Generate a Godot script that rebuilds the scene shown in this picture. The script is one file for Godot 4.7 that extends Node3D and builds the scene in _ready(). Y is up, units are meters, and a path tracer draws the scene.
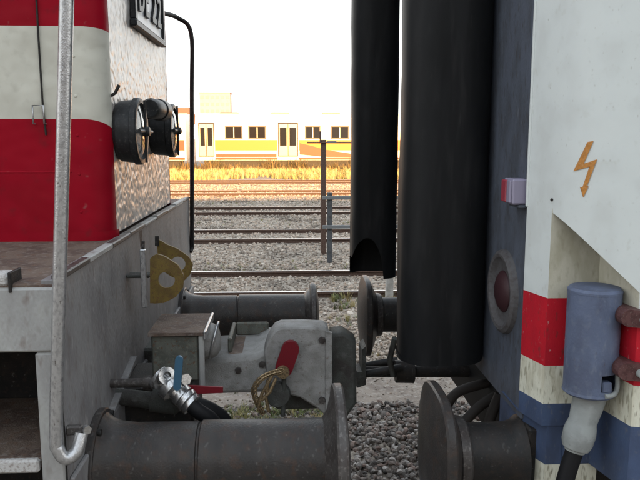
extends Node3D
# Railway yard: gap between a red shunting locomotive and a white passenger coach.
# y = 0 is the top of the rails, the tracks run along x, the camera looks along -z.

const TC := -3.1            # centre line of the near track
const GY := -0.2            # ground level at the near track; the yard beyond lies higher

func gy(z: float) -> float:
	return lerpf(GY, -0.095, smoothstep(-6.6, -8.2, z))
var rng := RandomNumberGenerator.new()
var M := {}
var used_names := {}

# ------------------------------------------------------------------ helpers
func lin(r: float, g: float, b: float) -> Color:
	return Color(r, g, b).linear_to_srgb()

func noise(seed_: int, freq: float, oct := 4, type := FastNoiseLite.TYPE_SIMPLEX_SMOOTH) -> FastNoiseLite:
	var n := FastNoiseLite.new()
	n.seed = seed_; n.frequency = freq; n.noise_type = type
	n.fractal_octaves = oct; n.fractal_type = FastNoiseLite.FRACTAL_FBM
	return n

func gray(n: FastNoiseLite, size: int) -> PackedByteArray:
	var im := n.get_seamless_image(size, size, false, false, 0.12, true)
	im.convert(Image.FORMAT_L8)
	return im.get_data()

# paint texture: base colour with broad tone changes, dirt where a noise is high, specks of chips; layers: [[colour, noise, lo, hi, amount], ...]
func layered(base: Array, layers: Array, size := 320) -> ImageTexture:
	var data := PackedByteArray(); data.resize(size * size * 3)
	var maps := []
	for l in layers: maps.append(gray(l[1], size))
	var n := layers.size()
	for i in size * size:
		var r: float = base[0]; var g: float = base[1]; var b: float = base[2]
		for k in n:
			var l = layers[k]
			var t: float = clampf((maps[k][i] / 255.0 - l[2]) / (l[3] - l[2]), 0.0, 1.0) * l[4]
			r = lerpf(r, l[0][0], t); g = lerpf(g, l[0][1], t); b = lerpf(b, l[0][2], t)
		data[i * 3] = int(255.0 * pow(r, 0.4545)); data[i * 3 + 1] = int(255.0 * pow(g, 0.4545)); data[i * 3 + 2] = int(255.0 * pow(b, 0.4545))
	return ImageTexture.create_from_image(Image.create_from_data(size, size, false, Image.FORMAT_RGB8, data))

func bump(n: FastNoiseLite, strength: float) -> NoiseTexture2D:
	var t := NoiseTexture2D.new()
	t.width = 512; t.height = 512; t.seamless = true; t.as_normal_map = true; t.bump_strength = strength; t.noise = n
	return t

# tex may be null; tile = metres per repeat (Vector3)
func material(tex, tile: Vector3, rough: float, metal := 0.0, nrm = null, nscale := 1.0) -> StandardMaterial3D:
	var m := StandardMaterial3D.new()
	m.roughness = rough; m.metallic = metal; m.metallic_specular = 0.3
	m.uv1_triplanar = true; m.uv1_world_triplanar = true
	m.uv1_scale = Vector3(1.0 / tile.x, 1.0 / tile.y, 1.0 / tile.z)
	if tex != null: m.albedo_texture = tex
	if nrm != null:
		m.normal_enabled = true; m.normal_texture = nrm; m.normal_scale = nscale
	return m

func plain(r: float, g: float, b: float, rough := 0.6, metal := 0.0) -> StandardMaterial3D:
	var m := StandardMaterial3D.new()
	m.albedo_color = lin(r, g, b); m.roughness = rough; m.metallic = metal
	return m

func new_st() -> SurfaceTool:
	var st := SurfaceTool.new()
	st.begin(Mesh.PRIMITIVE_TRIANGLES); st.set_smooth_group(-1)
	return st

func tri(st: SurfaceTool, a: Vector3, b: Vector3, c: Vector3, out: Vector3) -> void:
	if (b - a).cross(c - a).dot(out) > 0.0:
		var t := b; b = c; c = t
	st.add_vertex(a); st.add_vertex(b); st.add_vertex(c)

func quad(st: SurfaceTool, a: Vector3, b: Vector3, c: Vector3, d: Vector3, out: Vector3) -> void:
	tri(st, a, b, c, out); tri(st, a, c, d, out)

# chamfered box
func bbox(st: SurfaceTool, c: Vector3, s: Vector3, ch := 0.004, bs := Basis()) -> void:
	st.set_smooth_group(-1)
	var h := s * 0.5
	ch = minf(ch, minf(h.x, minf(h.y, h.z)) * 0.6)
	var p := func(v: Vector3) -> Vector3: return c + bs * v
	for ax in 3:
		var u := (ax + 1) % 3
		var w := (ax + 2) % 3
		for sg in [-1.0, 1.0]:
			var q := []
			for k in [[-1, -1], [1, -1], [1, 1], [-1, 1]]:
				var v := Vector3()
				v[ax] = sg * h[ax]; v[u] = k[0] * (h[u] - ch); v[w] = k[1] * (h[w] - ch)
				q.append(p.call(v))
			var o := Vector3(); o[ax] = sg
			quad(st, q[0], q[1], q[2], q[3], bs * o)
		for s1 in [-1.0, 1.0]:
			for s2 in [-1.0, 1.0]:
				var e := []
				for k in [[0, -1], [0, 1], [1, 1], [1, -1]]:
					var v := Vector3()
					v[ax] = k[1] * (h[ax] - ch)
					if k[0] == 0:
						v[u] = s1 * h[u]; v[w] = s2 * (h[w] - ch)
					else:
						v[u] = s1 * (h[u] - ch); v[w] = s2 * h[w]
					e.append(p.call(v))
				var o := Vector3(); o[u] = s1; o[w] = s2
				quad(st, e[0], e[1], e[2], e[3], bs * o)
	for sx in [-1.0, 1.0]:
		for sy in [-1.0, 1.0]:
			for sz in [-1.0, 1.0]:
				tri(st, p.call(Vector3(sx * h.x, sy * (h.y - ch), sz * (h.z - ch))), p.call(Vector3(sx * (h.x - ch), sy * h.y, sz * (h.z - ch))), p.call(Vector3(sx * (h.x - ch), sy * (h.y - ch), sz * h.z)), bs * Vector3(sx, sy, sz))

func box_mesh(c: Vector3, s: Vector3, ch := 0.004, bs := Basis()) -> ArrayMesh:
	var st := new_st(); bbox(st, c, s, ch, bs); return done(st)

func span(a: Vector3, b: Vector3, ch := 0.004) -> ArrayMesh:      # box between two corners
	return box_mesh((a + b) * 0.5, (b - a).abs(), ch)

func done(st: SurfaceTool) -> ArrayMesh:
	st.generate_normals()
	return st.commit()

# round bar through points; r a number or an array of radii
func tube(st: SurfaceTool, pts: Array, r, seg := 10, caps := true) -> void:
	st.set_smooth_group(1)
	var n := pts.size()
	var prev_ring := []
	var up := Vector3.UP
	for i in n:
		var d: Vector3 = (pts[mini(i + 1, n - 1)] - pts[maxi(i - 1, 0)]).normalized()
		if i == 0:
			up = d.cross(Vector3(0.31, 0.2, 0.93)).normalized()
		up = (up - d * up.dot(d)).normalized()
		var sd := d.cross(up)
		var rr: float = r[i] if r is Array else r
		var ring := []
		for k in seg:
			var a := TAU * k / seg
			ring.append(pts[i] + (up * cos(a) + sd * sin(a)) * rr)
		if i > 0:
			for k in seg:
				var k2 := (k + 1) % seg
				quad(st, prev_ring[k], prev_ring[k2], ring[k2], ring[k], (ring[k] + ring[k2]) * 0.5 - pts[i])
		if caps and (i == 0 or i == n - 1):
			st.set_smooth_group(2)
			for k in seg:
				tri(st, pts[i], ring[k], ring[(k + 1) % seg], -d if i == 0 else d)
			st.set_smooth_group(1)
		prev_ring = ring

func tube_mesh(pts: Array, r, seg := 10) -> ArrayMesh:
	var st := new_st(); tube(st, pts, r, seg); return done(st)

# surface of revolution about axis through origin; profile points are (along, radius)
func lathe(st: SurfaceTool, o: Vector3, axis: Vector3, prof: Array, seg := 32, square := 2.0) -> void:
	axis = axis.normalized()
	var u := axis.cross(Vector3(0.2, 0.9, 0.35)).normalized()
	var w := axis.cross(u)
	var grp := 3
	for i in prof.size() - 1:
		var a: Vector2 = prof[i]; var b: Vector2 = prof[i + 1]
		if i > 0:
			var pd: Vector2 = a - prof[i - 1]
			if absf(pd.angle_to(b - a)) > 0.5: grp += 1
		st.set_smooth_group(grp)
		var nn := Vector2(-(b - a).y, (b - a).x)            # (along, radial) outward
		for k in seg:
			var a0 := TAU * k / seg
			var a1 := TAU * (k + 1) / seg
			var r0 := u * cos(a0) + w * sin(a0)
			var r1 := u * cos(a1) + w * sin(a1)
			var rm := (r0 + r1).normalized()
			var out := axis * nn.x + rm * nn.y
			var f0 := 1.0; var f1 := 1.0
			if square > 2.0:                                       # squared off outline (a superellipse standing upright)
				f0 = pow(pow(absf(r0.y), square) + pow(absf(r0.z), square), -1.0 / square)
				f1 = pow(pow(absf(r1.y), square) + pow(absf(r1.z), square), -1.0 / square)
			var A := o + axis * a.x + r0 * a.y * f0
			var B := o + axis * a.x + r1 * a.y * f1
			var C := o + axis * b.x + r1 * b.y * f1
			var D := o + axis * b.x + r0 * b.y * f0
			if a.y < 1e-6: tri(st, A, C, D, out)
			elif b.y < 1e-6: tri(st, A, B, C, out)
			else: quad(st, A, B, C, D, out)

func lathe_mesh(o: Vector3, axis: Vector3, prof: Array, seg := 32, square := 2.0) -> ArrayMesh:
	var st := new_st(); lathe(st, o, axis, prof, seg, square); return done(st)

# prism: polygon in the x-y plane (or mapped by basis) extruded from z0 to z1
func prism(st: SurfaceTool, poly: Array, z0: float, z1: float, o := Vector3.ZERO, bs := Basis()) -> void:
	st.set_smooth_group(-1)
	var pk := PackedVector2Array(poly)
	var idx := Geometry2D.triangulate_polygon(pk)
	var f := func(v: Vector2, z: float) -> Vector3: return o + bs * Vector3(v.x, v.y, z)
	var dz := signf(z1 - z0)
	for i in range(0, idx.size(), 3):
		tri(st, f.call(pk[idx[i]], z0), f.call(pk[idx[i + 1]], z0), f.call(pk[idx[i + 2]], z0), bs * Vector3(0, 0, -dz))
		tri(st, f.call(pk[idx[i]], z1), f.call(pk[idx[i + 1]], z1), f.call(pk[idx[i + 2]], z1), bs * Vector3(0, 0, dz))
	var cw := Geometry2D.is_polygon_clockwise(pk)
	for i in pk.size():
		var a := pk[i]; var b := pk[(i + 1) % pk.size()]
		var nn := Vector2((b - a).y, -(b - a).x)
		if cw: nn = -nn
		quad(st, f.call(a, z0), f.call(b, z0), f.call(b, z1), f.call(a, z1), bs * Vector3(nn.x, nn.y, 0))

# prism with a chamfered front edge (front = z0); inset along the averaged edge normals
func bevel_prism(poly: Array, z0: float, z1: float, b: float) -> ArrayMesh:
	var st := new_st()
	var pk := PackedVector2Array(poly)
	var n := pk.size()
	var sg := 1.0 if Geometry2D.is_polygon_clockwise(pk) else -1.0
	var rings := [[], [], []]
	for i in n:
		var d0 := (pk[i] - pk[(i + n - 1) % n]).normalized(); var d1 := (pk[(i + 1) % n] - pk[i]).normalized()
		var m := (Vector2(d0.y, -d0.x) + Vector2(d1.y, -d1.x)).normalized() * sg
		var k := b / maxf(0.5, m.dot(Vector2(d0.y, -d0.x) * sg))
		rings[0].append(pk[i] + m * k); rings[1].append(pk[i] + m * k * 0.3); rings[2].append(pk[i])
	var dz := signf(z1 - z0)
	var zs := [z0, z0 + dz * b * 0.3, z0 + dz * b]
	var cap := PackedVector2Array(rings[0])
	var idx := Geometry2D.triangulate_polygon(cap)
	for i in range(0, idx.size(), 3):
		tri(st, Vector3(cap[idx[i]].x, cap[idx[i]].y, z0), Vector3(cap[idx[i + 1]].x, cap[idx[i + 1]].y, z0), Vector3(cap[idx[i + 2]].x, cap[idx[i + 2]].y, z0), Vector3(0, 0, -dz))
	st.set_smooth_group(2)
	for i in n:
		var j := (i + 1) % n
		var e := pk[j] - pk[i]
		var o := Vector3(-e.y * sg, e.x * sg, 0)
		for k in 2:
			quad(st, Vector3(rings[k][i].x, rings[k][i].y, zs[k]), Vector3(rings[k][j].x, rings[k][j].y, zs[k]), Vector3(rings[k + 1][j].x, rings[k + 1][j].y, zs[k + 1]), Vector3(rings[k + 1][i].x, rings[k + 1][i].y, zs[k + 1]), o.normalized() + Vector3(0, 0, -dz))
		quad(st, Vector3(pk[i].x, pk[i].y, zs[2]), Vector3(pk[j].x, pk[j].y, zs[2]), Vector3(pk[j].x, pk[j].y, z1), Vector3(pk[i].x, pk[i].y, z1), o)
	var back := Geometry2D.triangulate_polygon(pk)
	st.set_smooth_group(-1)
	for i in range(0, back.size(), 3):
		tri(st, Vector3(pk[back[i]].x, pk[back[i]].y, z1), Vector3(pk[back[i + 1]].x, pk[back[i + 1]].y, z1), Vector3(pk[back[i + 2]].x, pk[back[i + 2]].y, z1), Vector3(0, 0, dz))
	return done(st)

func prism_mesh(poly: Array, z0: float, z1: float, o := Vector3.ZERO, bs := Basis()) -> ArrayMesh:
	var st := new_st(); prism(st, poly, z0, z1, o, bs); return done(st)

# plate with a round hole: outline polygon star-shaped round the hole centre, extruded in z
func holed_plate(outline: Array, hc: Vector2, hr: float, z0: float, z1: float) -> ArrayMesh:
	var st := new_st()
	var n := 40
	var outer := []; var inner := []
	for k in n:
		var d := Vector2.from_angle(TAU * k / n)
		var best := 10.0
		for i in outline.size():
			var hit = Geometry2D.segment_intersects_segment(hc, hc + d * 3.0, outline[i], outline[(i + 1) % outline.size()])
			if hit != null: best = minf(best, hc.distance_to(hit))
		outer.append(hc + d * best); inner.append(hc + d * hr)
	var v := func(p: Vector2, z: float) -> Vector3: return Vector3(p.x, p.y, z)
	for k in n:
		var j := (k + 1) % n
		for z in [z0, z1]:
			quad(st, v.call(inner[k], z), v.call(inner[j], z), v.call(outer[j], z), v.call(outer[k], z), Vector3(0, 0, z - (z0 + z1) * 0.5))
		var d: Vector2 = outer[k] - hc
		quad(st, v.call(outer[k], z0), v.call(outer[j], z0), v.call(outer[j], z1), v.call(outer[k], z1), Vector3(d.x, d.y, 0))
		quad(st, v.call(inner[k], z0), v.call(inner[j], z0), v.call(inner[j], z1), v.call(inner[k], z1), -Vector3(d.x, d.y, 0))
	return done(st)

# vertical wall along a plan polyline (x, z) between heights; smooth; ys may be arrays per point
func wall(st: SurfaceTool, plan: Array, y0, y1, smooth := true, flip := 1.0) -> void:
	st.set_smooth_group(1 if smooth else -1)
	for i in plan.size() - 1:
		var a: Vector2 = plan[i]; var b: Vector2 = plan[i + 1]
		var la: float = y0[i] if y0 is Array else y0
		var lb: float = y0[i + 1] if y0 is Array else y0
		var ha: float = y1[i] if y1 is Array else y1
		var hb: float = y1[i + 1] if y1 is Array else y1
		var nn := Vector3((b - a).y, 0, -(b - a).x) * flip
		if ha - la < 1e-5 and hb - lb < 1e-5: continue
		quad(st, Vector3(a.x, la, a.y), Vector3(b.x, lb, b.y), Vector3(b.x, hb, b.y), Vector3(a.x, ha, a.y), nn)

func wall_mesh(plan: Array, y0, y1, smooth := true, flip := 1.0) -> ArrayMesh:
	var st := new_st(); wall(st, plan, y0, y1, smooth, flip); return done(st)

func numbered(n: String) -> String:
	if not used_names.has(n):
		used_names[n] = 0
		return n
	used_names[n] += 1
	return "%s_%03d" % [n, used_names[n]]

func tag(o: Node, label: String, category := "", group := "", kind := "") -> void:
	if label != "": o.set_meta("label", label)
	if category != "": o.set_meta("category", category)
	if group != "": o.set_meta("group", group)
	if kind != "": o.set_meta("kind", kind)

func thing(called: String, at: Vector3, label: String, category: String, group := "") -> Node3D:
	var o := Node3D.new()
	o.name = numbered(called); add_child(o); o.position = at
	tag(o, label, category, group)
	return o

# meshes are given in world coordinates; the part is shifted back by its thing's base
func part(parent: Node3D, called: String, mesh: Mesh, mat: Material, label := "") -> MeshInstance3D:
	var o := MeshInstance3D.new()
	o.name = called; o.mesh = mesh; o.material_override = mat
	parent.add_child(o, true)
	var off := Vector3.ZERO
	var n: Node = parent
	while n != self:
		off += (n as Node3D).position; n = n.get_parent()
	o.position = -off
	if label != "": o.set_meta("label", label)
	return o

func sub(parent: Node3D, called: String, label := "") -> Node3D:       # an empty part that holds sub-parts
	var o := Node3D.new(); o.name = called; parent.add_child(o, true)
	if label != "": o.set_meta("label", label)
	return o

func single(called: String, mesh: Mesh, mat: Material, label: String, category: String, group := "", kind := "") -> MeshInstance3D:
	var o := MeshInstance3D.new()
	o.name = numbered(called); o.mesh = mesh; o.material_override = mat
	add_child(o)
	tag(o, label, category, group, kind)
	return o

func arc(c: Vector3, u: Vector3, v: Vector3, r: float, a0: float, a1: float, n: int) -> Array:
	var out := []
	for i in n + 1:
		var a := lerpf(a0, a1, float(i) / n)
		out.append(c + u * cos(a) * r + v * sin(a) * r)
	return out

func smooth_path(pts: Array, n := 8) -> Array:
	var c := Curve3D.new()
	for i in pts.size():
		var t: Vector3 = (pts[mini(i + 1, pts.size() - 1)] - pts[maxi(i - 1, 0)]) / 6.0
		c.add_point(pts[i], -t, t)
	var out := []
	for i in pts.size() - 1:
		for k in n: out.append(c.sample(i, float(k) / n))
	out.append(pts[-1])
	return out

# ------------------------------------------------------------------ materials
func make_materials() -> void:
	var soft := noise(11, 0.012, 4)
	var fine := noise(12, 0.05, 4)
	var speck := noise(13, 0.09, 2, FastNoiseLite.TYPE_CELLULAR)
	var wavy := noise(14, 0.02, 2)
	var grain := noise(15, 0.12, 3)
	var nb_fine := bump(grain, 2.0)
	var nb_wavy := bump(noise(16, 0.018, 2), 6.0)
	var nb_dimple := bump(noise(17, 0.03, 2), 9.0)
	M.red = material(layered([0.275, 0.002, 0.011], [[[0.235, 0.003, 0.010], soft, 0.45, 0.75, 0.8], [[0.14, 0.01, 0.014], fine, 0.7, 0.95, 0.6], [[0.30, 0.14, 0.13], noise(21, 0.06, 5), 0.86, 0.93, 0.5]]), Vector3(1.3, 1.3, 1.3), 0.42, 0.0, nb_wavy, 0.3)
	M.red.metallic_specular = 0.18
	M.cream = material(layered([0.55, 0.54, 0.47], [[[0.47, 0.455, 0.39], soft, 0.4, 0.8, 0.8], [[0.38, 0.36, 0.30], fine, 0.6, 0.95, 0.5], [[0.16, 0.12, 0.09], noise(22, 0.07, 5), 0.86, 0.92, 0.6]]), Vector3(1.1, 1.1, 1.1), 0.45, 0.0, nb_wavy, 0.3)
	M.hood_front = material(layered([0.56, 0.53, 0.50], [[[0.44, 0.40, 0.37], soft, 0.4, 0.8, 0.8], [[0.16, 0.11, 0.08], noise(23, 0.05, 5), 0.68, 0.85, 0.6]]), Vector3(0.9, 0.9, 0.9), 0.34, 0.25, nb_dimple, 0.38)
	M.hood_front.metallic_specular = 0.5
	M.loco_grey = material(layered([0.33, 0.33, 0.32], [[[0.25, 0.245, 0.24], soft, 0.4, 0.8, 0.9], [[0.20, 0.18, 0.165], fine, 0.66, 0.95, 0.5], [[0.40, 0.40, 0.39], noise(24, 0.06, 4), 0.76, 0.95, 0.5], [[0.12, 0.07, 0.05], noise(25, 0.03, 5), 0.72, 0.9, 0.6]]), Vector3(0.7, 1.5, 0.7), 0.5, 0.0, nb_fine, 0.25)
	M.beam_grey = material(layered([0.20, 0.195, 0.195], [[[0.155, 0.148, 0.15], soft, 0.35, 0.75, 0.9], [[0.11, 0.085, 0.075], fine, 0.6, 0.95, 0.6], [[0.30, 0.29, 0.28], noise(26, 0.05, 5), 0.74, 0.86, 0.5]]), Vector3(0.7, 1.6, 0.7), 0.5, 0.0, nb_fine, 0.2)
	M.rust_deck = material(layered([0.13, 0.095, 0.075], [[[0.08, 0.055, 0.045], soft, 0.4, 0.75, 0.9], [[0.20, 0.17, 0.15], fine, 0.6, 0.85, 0.7], [[0.13, 0.075, 0.05], noise(27, 0.04, 4), 0.62, 0.9, 0.7]]), Vector3(0.5, 0.5, 0.5), 0.75, 0.0, nb_fine, 0.8)
	M.galv = material(layered([0.46, 0.46, 0.465], [[[0.30, 0.30, 0.305], fine, 0.45, 0.75, 0.9], [[0.10, 0.08, 0.07], noise(28, 0.05, 4), 0.76, 0.84, 0.8], [[0.42, 0.42, 0.42], soft, 0.6, 0.8, 0.5]]), Vector3(0.2, 0.4, 0.2), 0.33, 0.75, nb_fine, 0.4)
	M.worn_white = material(layered([0.44, 0.43, 0.42], [[[0.24, 0.21, 0.19], fine, 0.5, 0.8, 0.9]]), Vector3(0.2, 0.2, 0.2), 0.7, 0.0, nb_fine, 1.0)
	M.black_steel = material(layered([0.014, 0.0135, 0.0135], [[[0.024, 0.020, 0.018], soft, 0.4, 0.75, 0.9], [[0.038, 0.026, 0.02], fine, 0.62, 0.85, 0.7], [[0.12, 0.115, 0.11], noise(29, 0.05, 5), 0.78, 0.88, 0.6]]), Vector3(0.4, 0.4, 0.4), 0.45, 0.0, nb_fine, 0.4)
	M.buffer_steel = material(layered([0.030, 0.027, 0.026], [[[0.046, 0.040, 0.037], soft, 0.4, 0.75, 0.9], [[0.060, 0.036, 0.026], noise(37, 0.03, 5), 0.58, 0.85, 0.8], [[0.13, 0.12, 0.115], noise(30, 0.05, 5), 0.76, 0.88, 0.6]]), Vector3(0.5, 0.5, 0.5), 0.4, 0.15, nb_fine, 0.4)
	M.worn_steel = material(layered([0.075, 0.068, 0.065], [[[0.045, 0.036, 0.033], soft, 0.4, 0.75, 0.9], [[0.24, 0.225, 0.21], fine, 0.62, 0.85, 0.6]]), Vector3(0.3, 0.3, 0.3), 0.42, 0.4, nb_fine, 0.4)
	M.casting = material(layered([0.27, 0.265, 0.255], [[[0.205, 0.20, 0.19], soft, 0.4, 0.75, 0.9], [[0.11, 0.098, 0.088], noise(35, 0.02, 5), 0.60, 0.98, 0.7], [[0.36, 0.36, 0.35], noise(31, 0.06, 5), 0.74, 0.98, 0.5], [[0.10, 0.055, 0.03], noise(38, 0.05, 5), 0.72, 0.9, 0.6]]), Vector3(0.4, 0.35, 0.35), 0.6, 0.0, nb_fine, 0.8)
	M.dark_casting = material(layered([0.06, 0.063, 0.057], [[[0.036, 0.031, 0.028], soft, 0.4, 0.75, 0.9], [[0.10, 0.10, 0.095], noise(36, 0.03, 5), 0.62, 0.9, 0.7]]), Vector3(0.5, 0.5, 0.5), 0.6, 0.0, nb_fine, 0.8)
	M.green_grey = material(layered([0.115, 0.118, 0.10], [[[0.078, 0.08, 0.068], soft, 0.4, 0.75, 0.9], [[0.16, 0.16, 0.13], fine, 0.64, 0.85, 0.7], [[0.11, 0.05, 0.025], noise(32, 0.05, 4), 0.70, 0.8, 0.7]]), Vector3(0.3, 0.3, 0.3), 0.6, 0.0, nb_fine, 0.6)
	M.mustard = material(layered([0.145, 0.098, 0.024], [[[0.105, 0.068, 0.02], soft, 0.4, 0.75, 0.9], [[0.09, 0.05, 0.025], fine, 0.6, 0.85, 0.8], [[0.12, 0.045, 0.025], noise(33, 0.04, 4), 0.68, 0.8, 0.6]]), Vector3(0.25, 0.25, 0.25), 0.55, 0.0, nb_fine, 0.5)
	M.chrome = material(layered([0.55, 0.55, 0.55], [[[0.30, 0.28, 0.26], fine, 0.5, 0.8, 0.9]]), Vector3(0.15, 0.15, 0.15), 0.25, 0.9, nb_fine, 0.3)
	M.brass = material(layered([0.34, 0.25, 0.14], [[[0.12, 0.09, 0.06], fine, 0.45, 0.75, 0.9]]), Vector3(0.15, 0.15, 0.15), 0.35, 0.7, nb_fine, 0.5)
	M.blue_handle = plain(0.03, 0.10, 0.17, 0.45)
	M.red_handle = material(layered([0.15, 0.006, 0.012], [[[0.10, 0.01, 0.012], fine, 0.5, 0.8, 0.8]]), Vector3(0.1, 0.1, 0.1), 0.5)
	M.rubber = material(layered([0.005, 0.0053, 0.006], [[[0.007, 0.0075, 0.0085], soft, 0.4, 0.8, 0.9], [[0.014, 0.014, 0.0145], noise(34, 0.02, 4), 0.58, 0.95, 0.8], [[0.022, 0.0215, 0.021], noise(39, 0.06, 5), 0.80, 0.95, 0.5]]), Vector3(0.35, 2.6, 0.35), 0.55, 0.0, nb_wavy, 0.12)
	M.old_hose = plain(0.026, 0.020, 0.017, 0.7)
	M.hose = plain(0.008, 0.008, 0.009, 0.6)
	M.hose.metallic_specular = 0.3
	M.coach_white = material(layered([0.60, 0.635, 0.625], [[[0.54, 0.565, 0.55], noise(41, 0.012, 4), 0.4, 0.8, 0.8], [[0.44, 0.44, 0.39], noise(42, 0.045, 5), 0.76, 0.92, 0.4], [[0.24, 0.22, 0.18], noise(43, 0.12, 2), 0.87, 0.93, 0.6]]), Vector3(0.5, 0.8, 0.5), 0.4, 0.0, nb_wavy, 0.06)
	M.coach_streaked = material(layered([0.63, 0.62, 0.52], [[[0.48, 0.46, 0.36], noise(45, 0.02, 4), 0.4, 0.75, 0.9], [[0.20, 0.18, 0.12], noise(46, 0.05, 5), 0.60, 0.8, 0.75], [[0.12, 0.09, 0.06], noise(47, 0.09, 3), 0.80, 0.86, 0.7]]), Vector3(0.25, 1.1, 0.25), 0.5, 0.0, nb_fine, 0.2)
	M.niche = material(layered([0.50, 0.48, 0.39], [[[0.40, 0.38, 0.29], noise(45, 0.015, 4), 0.4, 0.8, 0.9], [[0.30, 0.275, 0.20], noise(54, 0.04, 5), 0.62, 0.95, 0.6]]), Vector3(0.35, 0.8, 0.35), 0.6, 0.0, nb_fine, 0.2)  # stained cream, base colour lowered to hold the shade of the recess
	M.stripe_red = material(layered([0.46, 0.010, 0.022], [[[0.38, 0.009, 0.02], soft, 0.4, 0.75, 0.8], [[0.16, 0.03, 0.03], fine, 0.7, 0.88, 0.7], [[0.5, 0.3, 0.28], noise(48, 0.08, 4), 0.82, 0.87, 0.7]]), Vector3(0.4, 0.8, 0.4), 0.4, 0.0, nb_fine, 0.15)
	M.stripe_blue = material(layered([0.058, 0.085, 0.16], [[[0.045, 0.062, 0.11], soft, 0.4, 0.75, 0.9], [[0.12, 0.13, 0.15], fine, 0.7, 0.88, 0.6]]), Vector3(0.4, 0.8, 0.4), 0.45, 0.0, nb_fine, 0.2)
	M.end_grey = material(layered([0.085, 0.098, 0.125], [[[0.065, 0.072, 0.088], soft, 0.35, 0.75, 0.9], [[0.05, 0.045, 0.045], fine, 0.62, 0.85, 0.6], [[0.15, 0.16, 0.18], noise(49, 0.05, 5), 0.76, 0.86, 0.5]]), Vector3(0.4, 1.2, 0.4), 0.5, 0.0, nb_fine, 0.2)
	M.socket_blue = material(layered([0.105, 0.13, 0.20], [[[0.08, 0.095, 0.145], soft, 0.4, 0.75, 0.9], [[0.19, 0.21, 0.25], fine, 0.62, 0.95, 0.5], [[0.08, 0.06, 0.055], noise(50, 0.05, 5), 0.80, 0.9, 0.6]]), Vector3(0.35, 0.8, 0.35), 0.5, 0.0, nb_fine, 0.3)
	M.plug_grey = material(layered([0.27, 0.285, 0.28], [[[0.20, 0.21, 0.205], soft, 0.4, 0.75, 0.9], [[0.12, 0.105, 0.09], noise(51, 0.04, 5), 0.76, 0.95, 0.8]]), Vector3(0.25, 0.25, 0.25), 0.55, 0.0, nb_fine, 0.3)
	M.lug_pink = material(layered([0.095, 0.042, 0.040], [[[0.06, 0.024, 0.023], soft, 0.4, 0.75, 0.9], [[0.20, 0.17, 0.16], fine, 0.7, 0.9, 0.6]]), Vector3(0.1, 0.1, 0.1), 0.5)
	M.bolt_orange = material(layered([0.50, 0.22, 0.05], [[[0.34, 0.14, 0.03], fine, 0.4, 0.75, 0.9], [[0.52, 0.40, 0.26], noise(56, 0.07, 4), 0.76, 0.86, 0.7]]), Vector3(0.2, 0.2, 0.2), 0.5)
	M.lamp_ring = material(layered([0.095, 0.092, 0.095], [[[0.06, 0.05, 0.05], fine, 0.45, 0.75, 0.9]]), Vector3(0.3, 0.3, 0.3), 0.5)
	M.lens_red = plain(0.038, 0.014, 0.017, 0.45)
	M.marker_red = plain(0.30, 0.04, 0.06, 0.35)
	M.marker_pale = plain(0.24, 0.22, 0.30, 0.4)
	M.lamp_black = material(layered([0.014, 0.015, 0.016], [[[0.024, 0.025, 0.027], soft, 0.4, 0.75, 0.9], [[0.10, 0.095, 0.09], fine, 0.7, 0.85, 0.6]]), Vector3(0.25, 0.25, 0.25), 0.38, 0.0, nb_fine, 0.2)
	M.reflector = plain(0.75, 0.70, 0.62, 0.18, 1.0)
	M.glass = plain(0.8, 0.85, 0.85, 0.02)
	M.glass.transparency = BaseMaterial3D.TRANSPARENCY_ALPHA; M.glass.albedo_color.a = 0.15
	M.plate_white = plain(0.75, 0.75, 0.75, 0.4)
	# ground
	M.dirt = material(layered([0.22, 0.185, 0.155], [[[0.16, 0.13, 0.11], soft, 0.4, 0.75, 0.9], [[0.30, 0.27, 0.24], fine, 0.55, 0.8, 0.7], [[0.07, 0.06, 0.05], noise(61, 0.1, 3), 0.68, 0.8, 0.6]]), Vector3(1.3, 1.3, 1.3), 0.95, 0.0, nb_fine, 1.0)
	M.ground = material(layered([0.29, 0.25, 0.205], [[[0.22, 0.185, 0.15], soft, 0.4, 0.75, 0.9], [[0.37, 0.325, 0.275], noise(62, 0.09, 3), 0.55, 0.75, 0.8], [[0.10, 0.085, 0.07], noise(63, 0.1, 3), 0.64, 0.78, 0.7]]), Vector3(1.9, 1.9, 1.9), 0.95, 0.0, nb_fine, 1.0)
	M.stone = StandardMaterial3D.new(); M.stone.vertex_color_use_as_albedo = true; M.stone.roughness = 0.9
	M.blade = StandardMaterial3D.new(); M.blade.vertex_color_use_as_albedo = true; M.blade.roughness = 0.8; M.blade.cull_mode = BaseMaterial3D.CULL_DISABLED
	M.rail_side = material(layered([0.10, 0.065, 0.05], [[[0.07, 0.04, 0.03], fine, 0.4, 0.7, 0.9]]), Vector3(0.4, 0.4, 0.4), 0.8, 0.0, nb_fine, 0.6)
	M.rail_top = plain(0.42, 0.42, 0.42, 0.3, 0.8)
	M.sleeper = material(layered([0.10, 0.08, 0.065], [[[0.06, 0.05, 0.04], fine, 0.4, 0.7, 0.9], [[0.17, 0.15, 0.13], soft, 0.6, 0.8, 0.6]]), Vector3(0.5, 0.5, 0.5), 0.9, 0.0, nb_fine, 0.8)
	M.weathered_post = material(layered([0.075, 0.08, 0.085], [[[0.05, 0.05, 0.05], soft, 0.4, 0.75, 0.9]]), Vector3(0.4, 0.4, 0.4), 0.7)
	M.rail_grey = plain(0.13, 0.14, 0.145, 0.6)
	M.concrete = material(layered([0.40, 0.39, 0.37], [[[0.28, 0.27, 0.25], soft, 0.4, 0.75, 0.9]]), Vector3(0.6, 0.6, 0.6), 0.85)
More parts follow.
